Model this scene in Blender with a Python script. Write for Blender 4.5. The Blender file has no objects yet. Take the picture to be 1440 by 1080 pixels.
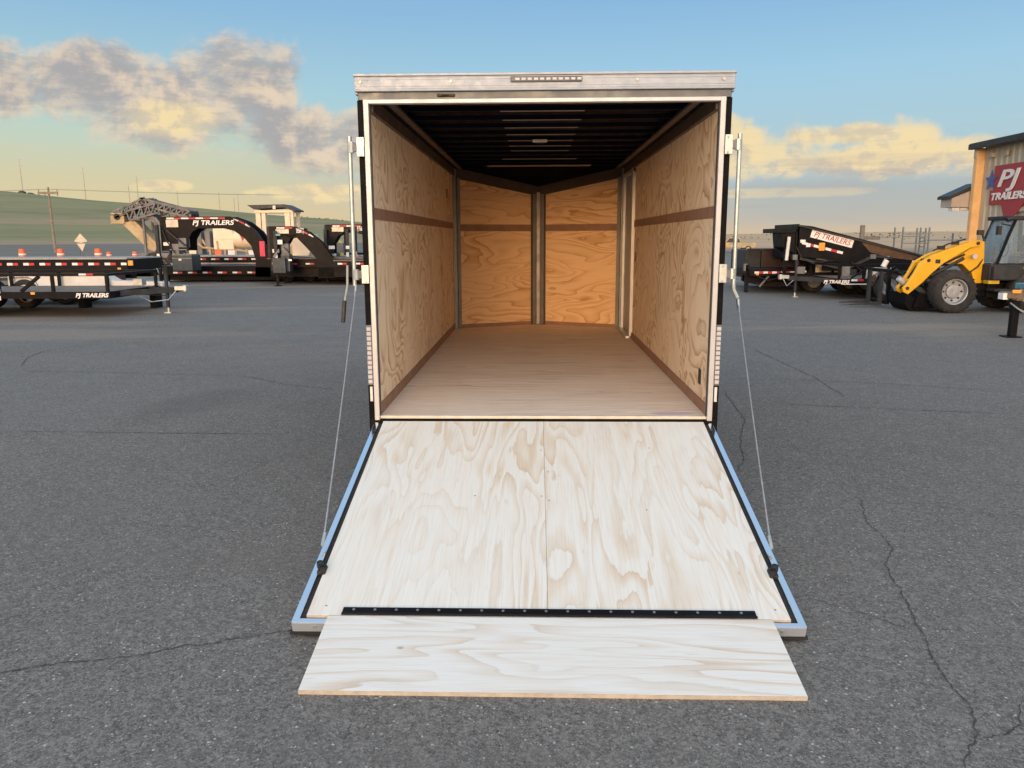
import bpy, math, random
from mathutils import Vector, Matrix
random.seed(7)
R = math.radians
SC = bpy.context.scene
COL = SC.collection

# ------------------------------------------------------------------ camera
cam_d = bpy.data.cameras.new("camera")
cam = bpy.data.objects.new("camera", cam_d)
COL.objects.link(cam)
_r = Vector((0.999599, 0.028043, -0.003921)); _u = Vector((-0.001362, 0.18594, 0.98256)); _f = Vector((-0.028283, 0.982161, -0.185904))
cam.matrix_world = Matrix(((_r.x, _u.x, -_f.x, -0.05236), (_r.y, _u.y, -_f.y, -4.56659), (_r.z, _u.z, -_f.z, 1.57213), (0, 0, 0, 1)))
cam_d.sensor_width = 36; cam_d.sensor_fit = 'HORIZONTAL'; cam_d.lens = 27.094
cam_d.clip_start = 0.05; cam_d.clip_end = 20000
SC.camera = cam
SC.view_settings.view_transform = 'Standard'; SC.view_settings.look = 'None'
SC.view_settings.exposure = 0.0; SC.view_settings.gamma = 1.0
SC.view_settings.use_curve_mapping = False

# ------------------------------------------------------------------ node expression helper
class NT:
    def __init__(s, tree): s.t = tree; s.n = tree.nodes; s.l = tree.links
    def put(s, v, sock):
        if isinstance(v, bpy.types.NodeSocket): s.l.new(v, sock)
        elif v is not None:
            try: sock.default_value = v
            except Exception: sock.default_value = tuple(v) + (1,) if len(v) == 3 else v
    def m(s, op, a, b=None, c=None, clamp=False):
        n = s.n.new('ShaderNodeMath'); n.operation = op; n.use_clamp = clamp
        for i, x in enumerate((a, b, c)):
            if x is not None: s.put(x, n.inputs[i])
        return n.outputs[0]
    def add(s, a, b): return s.m('ADD', a, b)
    def sub(s, a, b): return s.m('SUBTRACT', a, b)
    def mul(s, a, b): return s.m('MULTIPLY', a, b)
    def ss(s, x, a, b, o0=0.0, o1=1.0):
        n = s.n.new('ShaderNodeMapRange'); n.interpolation_type = 'SMOOTHSTEP'
        s.put(x, n.inputs[0])
        for i, v in enumerate((a, b, o0, o1)): s.put(v, n.inputs[i + 1])
        return n.outputs[0]
    def mix(s, f, a, b, mode='MIX'):
        n = s.n.new('ShaderNodeMix'); n.data_type = 'RGBA'; n.blend_type = mode
        s.put(f, n.inputs[0])
        s.put(a if isinstance(a, bpy.types.NodeSocket) else tuple(a) + (1,), n.inputs[6])
        s.put(b if isinstance(b, bpy.types.NodeSocket) else tuple(b) + (1,), n.inputs[7])
        return n.outputs[2]
    def comb(s, x, y, z=0.0):
        n = s.n.new('ShaderNodeCombineXYZ')
        for i, v in enumerate((x, y, z)): s.put(v, n.inputs[i])
        return n.outputs[0]
    def sep(s, v):
        n = s.n.new('ShaderNodeSeparateXYZ'); s.l.new(v, n.inputs[0]); return n.outputs
    def noise(s, v, scale=1, detail=2, rough=.5, dist=0.0):
        n = s.n.new('ShaderNodeTexNoise'); s.l.new(v, n.inputs['Vector'])
        n.inputs['Scale'].default_value = scale; n.inputs['Detail'].default_value = detail
        n.inputs['Roughness'].default_value = rough; n.inputs['Distortion'].default_value = dist
        return n.outputs[0]
    def voro(s, v, scale, out=0):
        n = s.n.new('ShaderNodeTexVoronoi'); s.l.new(v, n.inputs['Vector']); n.inputs['Scale'].default_value = scale
        return n.outputs[out]
    def ramp(s, f, stops):
        n = s.n.new('ShaderNodeValToRGB'); s.l.new(f, n.inputs[0]); e = n.color_ramp.elements
        while len(e) < len(stops): e.new(.5)
        for el, (p, c) in zip(e, stops): el.position = p; el.color = tuple(c) + (1,)
        return n.outputs[0]
    def bump(s, h, strength=.3, dist=.01):
        n = s.n.new('ShaderNodeBump'); s.put(h, n.inputs['Height']); n.inputs['Strength'].default_value = strength
        n.inputs['Distance'].default_value = dist; return n.outputs[0]
def lin(*c):
    return tuple(((x / 255) / 12.92 if x / 255 <= .04045 else ((x / 255 + .055) / 1.055) ** 2.4) for x in c)

# ------------------------------------------------------------------ sky
SUN_EL = R(5.0)
SUN_AZ = R(188.0)        # compass angle from +Y, clockwise: low behind the photographer
W = bpy.data.worlds.new("World"); SC.world = W; W.use_nodes = True
k = NT(W.node_tree); W.node_tree.nodes.clear()
out = k.n.new('ShaderNodeOutputWorld'); bg = k.n.new('ShaderNodeBackground'); k.l.new(bg.outputs[0], out.inputs[0])
bg.inputs[1].default_value = 1.0
tc = k.n.new('ShaderNodeTexCoord'); D = tc.outputs['Generated']; dx, dy, dz = k.sep(D)
sky = k.n.new('ShaderNodeTexSky'); sky.sky_type = 'NISHITA'; sky.sun_disc = False
sky.sun_elevation = SUN_EL; sky.sun_rotation = SUN_AZ; sky.air_density = 1.0; sky.dust_density = 1.5; sky.ozone_density = 1.5
el = k.m('ARCSINE', dz); az = k.m('ARCTAN2', dx, dy)
e01 = k.m('MULTIPLY', k.m('MAXIMUM', el, 0.0), 1 / 1.5708)
cool = k.ramp(e01, [(0.0, lin(216, 190, 158)), (0.016, lin(205, 192, 170)), (0.04, lin(180, 194, 196)), (0.075, lin(174, 205, 216)),
                    (0.12, lin(162, 204, 228)), (0.175, lin(138, 184, 222)), (0.30, lin(150, 191, 232)), (1.0, lin(190, 200, 210))])
warm = k.ramp(e01, [(0.0, lin(224, 196, 154)), (0.02, lin(224, 204, 158)), (0.045, lin(213, 206, 170)), (0.075, lin(192, 212, 198)),
                    (0.105, lin(170, 208, 216)), (0.165, lin(142, 186, 220)), (0.30, lin(150, 191, 232)), (1.0, lin(190, 200, 210))])
leftness = k.ss(az, 0.15, -0.5)
base = k.mix(leftness, cool, warm)
# nishita plus an added warm glow sunward, boosted low to fill the trailer
NS = 0.13
nish = k.mix(1.0, sky.outputs[0], (NS, NS * .80, NS * .62), 'MULTIPLY')
glow = k.mix(1.0, nish, (.95, .80, .64), 'ADD')
glow = k.mix(1.0, glow, k.mix(k.ss(el, .65, .05), (.92, .92, .92), (2.05, 1.92, 1.78)), 'MULTIPLY')
towards = k.ss(k.mul(dy, -1.0), -0.30, 0.95)     # 0 opposite the sun, 1 on the sun side
sky_c = k.mix(1.0, base, k.mix(towards, (0, 0, 0), glow), 'ADD')
# clouds: blobs (azimuth, elevation, radii) eaten by fractal noise
P = k.comb(k.mul(dx, 1.0), k.mul(dy, 1.0), k.mul(dz, 1.2))
n1 = k.noise(P, 12.0, 9, .6, .25)
P2 = k.comb(k.add(k.mul(dx, 1.0), 0.006), k.mul(dy, 1.0), k.add(k.mul(dz, 1.2), 0.019))
n2 = k.noise(P2, 12.0, 9, .6, .25)
nb = k.noise(k.comb(dx, dy, k.mul(dz, 4.0)), 22.0, 6, .65, .2)
blobs = [(-.47, .172, .18, .034), (-.62, .158, .14, .036), (-.43, .144, .10, .046), (-.36, .178, .080, .050), (-.265, .118, .12, .042), (-.20, .112, .06, .026),
         (.26, .104, .10, .036), (.34, .114, .11, .014), (.43, .088, .13, .024), (.440, .105, .035, .030), (.35, .082, .12, .014),
         (.54, .088, .11, .024), (-.44, .060, .032, .008), (-.265, .055, .08, .012), (-.34, .055, .02, .005), (.30, .052, .10, .006),
         (-1.1, .16, .30, .07), (1.2, .12, .35, .07), (2.2, .15, .4, .08), (-2.2, .13, .4, .07)]
dens = None
for a, e, ra, re in blobs:
    u = k.m('POWER', k.m('DIVIDE', k.sub(az, a), ra), 2.0); v = k.m('POWER', k.m('DIVIDE', k.sub(el, e), re), 2.0)
    b = k.sub(1.0, k.add(u, v)); b = k.m('MAXIMUM', b, -1.6)
    dens = b if dens is None else k.m('SMOOTH_MAX', dens, b, 0.25)
raw = k.add(dens, k.mul(k.sub(n1, .47), 4.6))
cov = k.ss(raw, -0.22, 0.62)
light = k.sub(n1, n2)
lit = k.ss(k.add(k.mul(light, 7.0), k.add(k.mul(k.sub(nb, .5), 2.4), k.mul(k.ss(raw, 1.5, 0.0), .55))), -0.40, 1.10)
# the thick cumulus heads catch more of the low sun
head = k.m('MAXIMUM', k.ss(k.sub(1.0, k.add(k.m('POWER', k.m('DIVIDE', k.sub(az, -.425), .05), 2.0), k.m('POWER', k.m('DIVIDE', k.sub(el, .134), .022), 2.0))), -.6, .9),
             k.m('MAXIMUM', k.mul(k.ss(az, .18, .26), k.ss(k.add(el, k.mul(k.sub(nb, .5), .06)), .052, .085)), k.ss(el, .075, .062)))
lit2 = k.m('ADD', lit, k.mul(head, .42), clamp=True)
shade_c = k.mix(head, lin(172, 169, 170), lin(192, 184, 172))
cl = k.mix(lit2, shade_c, k.mix(head, lin(230, 210, 186), lin(246, 222, 172)))
cov = k.mul(cov, k.ss(raw, -.05, 1.2, .72, .97))
sky_c = k.mix(cov, sky_c, cl)
# thin veils low over the plain
vn = k.noise(k.comb(k.mul(dx, 1.2), k.mul(dy, 1.2), k.mul(dz, 16.0)), 5.0, 4, .55, .2)
veil = k.mul(k.ss(vn, .45, .75), k.mul(k.ss(el, .15, .07), k.ss(el, .0, .02)))
sky_c = k.mix(k.mul(veil, .55), sky_c, k.mix(leftness, lin(186, 178, 170), lin(214, 206, 168)))
rt = k.mul(k.mul(k.ss(az, .15, .3), k.ss(el, .075, .055)), k.ss(el, .0, .03))
sky_c = k.mix(k.mul(rt, .55), sky_c, lin(172, 180, 182))
k.l.new(sky_c, bg.inputs[0])

sun_d = bpy.data.lights.new("sun", 'SUN'); sun = bpy.data.objects.new("sun", sun_d); COL.objects.link(sun)
sun_d.energy = 1.0; sun_d.angle = R(12); sun_d.color = (1.0, 0.66, 0.38)
sd = Vector((math.sin(SUN_AZ) * math.cos(SUN_EL), math.cos(SUN_AZ) * math.cos(SUN_EL), math.sin(SUN_EL)))
sun.rotation_euler = sd.to_track_quat('Z', 'Y').to_euler()

# ------------------------------------------------------------------ materials
M = {}
def mat(name, col, rough=.6, metal=0.0, var=.12, vscale=6.0, spec=.5, bump=0.0, bscale=60.0, coat=0.0, dirt=None):
    m = bpy.data.materials.new(name); m.use_nodes = True; t = NT(m.node_tree); p = m.node_tree.nodes['Principled BSDF']
    c = t.n.new('ShaderNodeTexCoord').outputs['Object']
    n = t.noise(c, vscale, 5, .6)
    a = tuple(x * (1 - var) for x in col); b = tuple(min(1, x * (1 + var)) for x in col)
    cc = t.mix(t.ss(n, .3, .7), a, b)
    if dirt:
        cc = t.mix(t.mul(t.ss(t.noise(c, vscale * .7 + 1.3, 7, .7), .5, .75), dirt[0]), cc, dirt[1])
    t.l.new(cc, p.inputs['Base Color'])
    t.put(t.ss(t.noise(c, vscale * 2.3, 4, .6), .25, .75, max(0.02, rough - .08), min(1, rough + .1)), p.inputs['Roughness'])
    p.inputs['Metallic'].default_value = metal
    p.inputs['Specular IOR Level'].default_value = spec
    p.inputs['Coat Weight'].default_value = coat
    if bump: t.l.new(t.bump(t.noise(c, bscale, 3, .6), bump, .004), p.inputs['Normal'])
    M[name] = m; return m
mat('aluminium', (.35, .41, .485), .48, .25, .03, 9, bump=.05, bscale=25)
mat('aluminium_rail', (.92, .95, .99), .12, 1.0, .03, 3)
mat('aluminium_trim', (.50, .52, .545), .42, .35, .03, 6)
mat('channel_grey', (.12, .135, .15), .45, .6, .1, 4)
mat('zinc', (.48, .52, .52), .38, .75, .12, 14)
mat('galvanised', (.27, .265, .26), .5, .6, .12, 5)
mat('steel_brown', (.10, .083, .070), .5, .4, .12, 6)
mat('black_paint', (.007, .007, .009), .4, 0, .3, 5, spec=.12, dirt=(.12, (.03, .028, .026)))
mat('black_skin', (.008, .008, .010), .25, 0, .2, 3, spec=.25)
mat('black_matte', (.007, .007, .008), .6, 0, .2, 8, spec=.08)
mat('bow_sheen_plate', (.36, .31, .27), .5, .2, .1, 6)  # pale colour stands in for the sheen along the bows
mat('black_bow', (.004, .005, .011), .6, 0, .3, 5, spec=.04)
mat('black_bow_edge', (.006, .007, .016), .6, 0, .3, 5, spec=.05)
mat('rubber', (.022, .022, .023), .8, 0, .25, 12, bump=.3, bscale=120)
mat('tyre', (.028, .027, .026), .82, 0, .3, 9, bump=.2, dirt=(.5, (.07, .06, .05)))
mat('screw_steel', (.35, .35, .36), .4, .8, .1, 30)
mat('black_plastic', (.015, .015, .016), .5, 0, .2, 20)
mat('cable_steel', (.42, .44, .47), .38, .8, .15, 40)
mat('roof_sheet', (.75, .76, .78), .35, .3, .05, 2)
mat('lens_clear', (.55, .54, .56), .15, 0, .05, 40)
mat('lens_red', (.45, .02, .03), .2, 0, .1, 20)
mat('lens_amber', (.85, .36, .06), .25, 0, .1, 20)
mat('tape_red', (.50, .02, .035), .4, 0, .12, 5)
mat('tape_white', (.80, .78, .76), .4, 0, .08, 5)
mat('letter_white', (.82, .80, .78), .5, 0, .06, 5)
mat('deck_board', (.17, .145, .12), .85, 0, .25, 4, bump=.2)
mat('deck_grey', (.36, .35, .32), .8, 0, .15, 3)
mat('white_paint', (.74, .73, .70), .5, 0, .08, 3, dirt=(.25, (.4, .36, .3)))
mat('cream_paint', (.80, .66, .48), .5, 0, .06, 2, dirt=(.2, (.5, .38, .25)))
mat('machine_grey', (.16, .16, .17), .6, .3, .3, 2, dirt=(.5, (.28, .21, .14)))
mat('machine_tan', (.46, .35, .20), .7, 0, .2, 1.5, dirt=(.5, (.25, .2, .14)))
mat('rust_brown', (.045, .022, .018), .6, .1, .35, 2.2)
mat('shrub_green', (.06, .07, .035), .9, 0, .3, .1)
mat('grit_stone', (.30, .28, .26), .8, 0, .3, 3)
mat('rust_tan', (.10, .055, .03), .7, 0, .25, 4)
mat('dark_grey', (.04, .042, .048), .55, .1, .2, 6, spec=.2)
mat('mid_grey', (.16, .17, .18), .55, .2, .2, 6)
mat('toolbox_blue', (.03, .045, .06), .45, .2, .2, 4)
mat('yellow_paint', (.78, .42, .008), .35, 0, .08, 4, coat=.2, dirt=(.3, (.35, .2, .04)))
mat('yellow_dull', (.60, .42, .03), .45, 0, .15, 6)
mat('yellow_tank', (.80, .66, .16), .5, 0, .08, 6)
mat('rim_grey', (.36, .38, .40), .45, .3, .12, 10)
mat('orange_plastic', (.80, .14, .035), .5, 0, .08, 5)
mat('sign_back', (.50, .47, .42), .5, .5, .1, 3)
mat('wood_pole', (.26, .21, .16), .9, 0, .2, 3)
mat('siding', (.47, .42, .33), .5, .1, .08, 2, dirt=(.25, (.3, .25, .18)))
mat('soffit', (.46, .40, .34), .7, 0, .08, 2)
mat('roof_dark', (.035, .037, .042), .5, .2, .2, 3)
mat('post_sunlit', (.80, .50, .22), .6, 0, .08, 3, dirt=(.3, (.5, .3, .12)))  # orange of the low sun painted into the post colour
mat('sign_red', (.36, .035, .05), .45, 0, .06, 3)
mat('sign_blue', (.05, .10, .32), .45, 0, .06, 3)
mat('door_dark', (.05, .04, .04), .6, 0, .2, 2)
mat('teal_blue', (.10, .30, .36), .4, .2, .1, 10)
mat('tongue_tan', (.16, .12, .09), .6, .2, .3, 9)
mat('batten_wood', (.29, .165, .115), .65, 0, .12, 8)
mat('ply_edge', (.52, .47, .39), .75, 0, .12, 30)
mat('ledge_pale', (.70, .64, .52), .6, 0, .1, 10)
mat('wire_dark', (.10, .10, .10), .7, 0, .1, 1)
mat('red_plastic', (.65, .03, .10), .45, 0, .1, 5)
mat('far_metal', (.42, .36, .30), .6, .2, .15, 1)
mat('crack_dark', (.060, .057, .054), .95, 0, .3, 30)
mat('joint_dark', (.11, .105, .10), .95, 0, .25, 12)

def glass(name, tint=(.62, .75, .85)):
    m = bpy.data.materials.new(name); m.use_nodes = True; t = NT(m.node_tree); p = m.node_tree.nodes['Principled BSDF']
    c = t.n.new('ShaderNodeTexCoord').outputs['Object']
    t.l.new(t.mix(t.noise(c, 3, 3), tuple(x * .92 for x in tint), tint), p.inputs['Base Color'])
    p.inputs['Roughness'].default_value = .05; p.inputs['Transmission Weight'].default_value = .85; p.inputs['IOR'].default_value = 1.1
    M[name] = m
glass('cab_glass')

def ply(name, al, ac, pale, band, line, fa=2.6, fl=.8, K=7.0, amt=.8, lineamt=.5, blotch=None, seam_rough=.72, streak=.12, mark=None, feather=.35):
    m = bpy.data.materials.new(name); m.use_nodes = True; t = NT(m.node_tree); p = m.node_tree.nodes['Principled BSDF']
    xyz = t.sep(t.n.new('ShaderNodeTexCoord').outputs['Object'])
    rnd = t.n.new('ShaderNodeObjectInfo').outputs['Random']
    A, C = xyz[al], xyz[ac]
    v = t.comb(t.add(t.mul(C, fa), t.mul(rnd, 41.0)), t.add(t.mul(A, fl), t.mul(rnd, 17.0)), t.mul(rnd, 9.0))
    h = t.noise(v, 1.0, 1.8, .45, .7)
    jit = t.noise(t.comb(t.mul(C, 70.0), t.mul(A, 2.6), t.add(rnd, 2.0)), 1.0, 3, .6)
    w = t.noise(t.comb(t.mul(C, 14.0), t.mul(A, 5.0), rnd), 1.0, 4, .6)
    hh = t.add(t.mul(h, K), t.add(t.mul(w, .40), t.mul(jit, feather)))
    fr = t.m('FRACT', hh)
    tri = t.mul(t.m('ABSOLUTE', t.sub(fr, .5)), 2.0)
    reg = t.ss(t.noise(t.comb(t.mul(C, 1.7), t.mul(A, .8), t.add(rnd, 3.1)), 1.3, 3, .5), .35, .68)
    wide = t.mul(t.mul(t.ss(fr, .30, .93), t.ss(fr, 1.0, .95)), t.add(t.mul(reg, .8), .2))
    ln = t.mul(t.ss(t.m('ABSOLUTE', t.sub(fr, .93)), .09, .0), t.add(t.mul(reg, .6), .4))
    col = t.mix(t.mul(wide, amt), pale, band)
    col = t.mix(t.mul(ln, lineamt), col, line)
    if blotch: col = t.mix(t.mul(t.ss(t.noise(t.comb(t.mul(C, 3.0), t.mul(A, 1.5), t.add(rnd, 8.0)), 1.0, 5, .6), .42, .72), blotch[0]), col, blotch[1])
    g = t.noise(t.comb(t.mul(C, 190.0), t.mul(A, 5.0), rnd), 1.0, 3, .6)
    col = t.mix(t.mul(t.ss(g, .42, .75), streak), col, line)
    g2 = t.noise(t.comb(t.mul(C, 45.0), t.mul(A, 2.0), t.add(rnd, 5.0)), 1.0, 3, .6)
    col = t.mix(t.mul(t.ss(g2, .45, .75), streak), col, band)
    # small knots and scuffs
    kn = t.n.new('ShaderNodeTexVoronoi'); t.l.new(t.comb(t.mul(C, 3.1), t.mul(A, 1.9), t.mul(rnd, 7)), kn.inputs['Vector']); kn.inputs['Scale'].default_value = 1.0
    col = t.mix(t.mul(t.ss(kn.outputs[0], .045, .02), .7), col, tuple(x * .6 for x in line))
    sc = t.noise(t.comb(t.mul(A, 1.4), t.mul(C, 7.0), t.add(rnd, 12.0)), 1.0, 6, .7)
    col = t.mix(t.mul(t.ss(sc, .58, .74), .16), col, (.30, .27, .24))
    if mark:
        (mx, my, rx, ry, mc) = mark
        q = t.add(t.m('POWER', t.m('DIVIDE', t.sub(xyz[0], mx), rx), 2.0), t.m('POWER', t.m('DIVIDE', t.sub(xyz[1], my), ry), 2.0))
        q = t.add(q, t.mul(w, 1.2))
        col = t.mix(t.mul(t.ss(q, 1.5, 1.1), .55), col, mc)
    t.l.new(col, p.inputs['Base Color'])
    t.put(t.ss(g2, .3, .7, seam_rough - .08, seam_rough + .08), p.inputs['Roughness'])
    p.inputs['Specular IOR Level'].default_value = .35
    t.l.new(t.bump(t.add(t.mul(g, .5), t.mul(ln, .5)), .18, .002), p.inputs['Normal'])
    M[name] = m
ply('ply_ramp', 1, 0, (.76, .78, .745), (.655, .54, .395), (.48, .39, .29), fa=4.2, fl=.7, K=10.5, amt=.88, lineamt=.30, streak=.24, blotch=(.40, (.76, .79, .77)), feather=.42)
ply('ply_flap', 0, 1, (.765, .79, .765), (.635, .52, .385), (.45, .37, .28), fa=6.0, fl=.65, K=10.0, amt=.88, lineamt=.30, streak=.2, blotch=(.3, (.78, .80, .79)), feather=.26)
ply('ply_wall', 2, 1, (.88, .72, .53), (.58, .37, .20), (.36, .225, .13), fa=2.1, fl=1.7, K=12.0, amt=1.0, lineamt=.7, streak=.16, blotch=(.35, (.85, .75, .61)), feather=.22)
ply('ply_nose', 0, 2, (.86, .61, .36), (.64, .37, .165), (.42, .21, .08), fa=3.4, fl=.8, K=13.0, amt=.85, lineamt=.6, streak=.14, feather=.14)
ply('ply_floor', 0, 1, (.90, .78, .66), (.62, .47, .37), (.46, .33, .26), fa=7.0, fl=.30, K=13.0, amt=.9, lineamt=.35, streak=.4, blotch=(.5, (.88, .79, .69)), feather=.3, mark=(.80, -1.915, .17, .045, (.42, .32, .58)))

# ground surfaces -----------------------------------------------------------
m = bpy.data.materials.new('asphalt'); m.use_nodes = True; t = NT(m.node_tree); p = m.node_tree.nodes['Principled BSDF']
c = t.n.new('ShaderNodeTexCoord').outputs['Object']; X_, Y_, Z_ = t.sep(c)
big = t.noise(c, .22, 5, .6); mid = t.noise(c, 2.4, 5, .6); grit = t.noise(c, 260, 2, .7)
col = t.mix(t.ss(big, .3, .7), (.232, .214, .188), (.278, .255, .222))
col = t.mix(t.mul(t.ss(mid, .4, .8), .35), col, (.145, .138, .132))
g2 = t.noise(c, 75, 3, .75); g3 = t.noise(c, 26, 3, .7)
col = t.mix(t.ss(g2, .38, .64, 0, .62), col, (.075, .072, .069))
col = t.mix(t.ss(g3, .5, .7, 0, .35), col, (.27, .255, .235))
col = t.mix(t.ss(grit, .38, .66, 0, .6), col, (.058, .056, .053))
for sc_, am_ in ((210, .50), (105, .42), (44, .24)):
    vv_ = t.n.new('ShaderNodeTexVoronoi'); vv_.inputs['Scale'].default_value = sc_; t.l.new(c, vv_.inputs['Vector'])
    cr_, cg_, cb_ = t.sep(vv_.outputs['Color'])
    col = t.mix(t.mul(t.ss(cr_, .55, 1.0), am_), col, (.37, .35, .32)); col = t.mix(t.mul(t.ss(cg_, .55, 1.0), am_), col, (.05, .048, .046))
def chips(scale, lo, hi, colour, amount, seedoff):
    global col
    v = t.n.new('ShaderNodeTexVoronoi'); v.inputs['Scale'].default_value = scale
    t.l.new(t.comb(t.add(X_, seedoff), Y_, seedoff), v.inputs['Vector'])
    sr, sg, sb = t.sep(v.outputs['Color'])
    msk = t.mul(t.ss(sr, lo, hi), t.ss(v.outputs['Distance'], .42, .26))
    col = t.mix(t.mul(msk, amount), col, t.mix(sg, colour, tuple(x * .62 for x in colour)))
    return msk
k1 = chips(150, .62, .7, (.30, .29, .275), .8, 0.0)
k2 = chips(95, .80, .86, (.40, .39, .37), .9, 3.7)
k3 = chips(70, .955, .97, (.66, .64, .61), .9, 9.1)
k4 = chips(120, .9, .93, (.24, .17, .13), .8, 5.3)
# oil stain and darker worn sweep
wob = t.noise(c, 1.6, 5, .6)
u = t.add(t.mul(t.add(X_, 3.35), .9), t.mul(t.sub(Y_, 2.75), -.33)); vv = t.add(t.mul(t.sub(Y_, 2.75), .93), t.mul(t.add(X_, 3.35), .33))
q = t.add(t.m('POWER', t.m('DIVIDE', u, .38), 2.0), t.m('POWER', t.m('DIVIDE', vv, .85), 2.0))
col = t.mix(t.mul(t.ss(t.add(q, t.mul(wob, 1.5)), 2.4, .6), .24), col, (.07, .062, .058))
col = t.mix(t.mul(t.ss(t.noise(t.comb(t.mul(X_, .25), t.mul(Y_, 1.3), 2.0), 1.0, 4, .6), .52, .7), .3), col, (.185, .170, .155))
sw = t.mul(t.ss(t.noise(t.comb(t.add(t.mul(X_, .10), t.mul(Y_, -.06)), t.add(t.mul(Y_, .42), t.mul(X_, -.05)), 7.0), 1.0, 4, .6), .50, .66), t.ss(Y_, 4.0, 10.0))
col = t.mix(t.mul(sw, .6), col, (.33, .265, .205))
t.l.new(col, p.inputs['Base Color']); p.inputs['Specular IOR Level'].default_value = .22
t.put(t.ss(mid, .3, .7, .74, .88), p.inputs['Roughness'])
t.l.new(t.bump(t.add(t.mul(grit, .6), t.add(k1, k2)), .45, .006), p.inputs['Normal'])
M['asphalt'] = m

m = bpy.data.materials.new('far_ground'); m.use_nodes = True; t = NT(m.node_tree); p = m.node_tree.nodes['Principled BSDF']
c = t.n.new('ShaderNodeTexCoord').outputs['Object']; X_, Y_, Z_ = t.sep(c)
r_ = t.m('SQRT', t.add(t.mul(X_, X_), t.mul(Y_, Y_)))
n_ = t.noise(c, .006, 6, .6); s_ = t.noise(t.comb(t.mul(r_, .02), t.mul(X_, .001), 0.0), 1.0, 4, .6)
near = t.mix(t.ss(t.noise(c, .05, 4, .6), .35, .65), (.17, .165, .16), (.22, .205, .185))
tan = t.mix(s_, (.62, .43, .26), (.74, .52, .32))
green = t.mix(t.ss(t.noise(t.comb(t.mul(X_, .002), t.mul(Y_, .002), t.mul(Z_, .12)), 1.0, 4, .6), .35, .65), (.225, .23, .105), (.30, .30, .145))
left = t.ss(X_, 60.0, -60.0)
band = t.m('MAXIMUM', t.mul(t.ss(t.m('ABSOLUTE', t.sub(Z_, 15.0)), 3.2, 1.6), .85), t.ss(Z_, 3.0, .5))
band = t.m('MAXIMUM', band, t.mul(t.ss(t.m('ABSOLUTE', t.sub(Z_, 21.5)), 1.4, .6), .5))
tan = t.mix(left, tan, t.mix(s_, (.36, .28, .17), (.44, .34, .21)))
hillc = t.mix(t.mul(left, t.sub(1.0, band)), tan, green)
col = t.mix(t.ss(t.add(r_, t.add(t.mul(n_, 60.0), t.mul(t.ss(X_, -10.0, 20.0), 225.0))), 320.0, 400.0), near, hillc)
col = t.mix(.25, col, t.mix(t.noise(c, .12, 6, .7), (.12, .11, .09), (.3, .27, .2)))
fur = t.noise(t.comb(t.mul(X_, .004), t.mul(Y_, .03), t.mul(Z_, .55)), 1.0, 6, .7)
col = t.mix(t.mul(t.ss(fur, .42, .7), .32), col, (.13, .125, .07))
col = t.mix(t.mul(t.ss(t.noise(c, .035, 6, .75), .56, .68), .35), col, (.33, .29, .18))
t.l.new(col, p.inputs['Base Color']); p.inputs['Roughness'].default_value = .95; p.inputs['Specular IOR Level'].default_value = .1
M['far_ground'] = m

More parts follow.
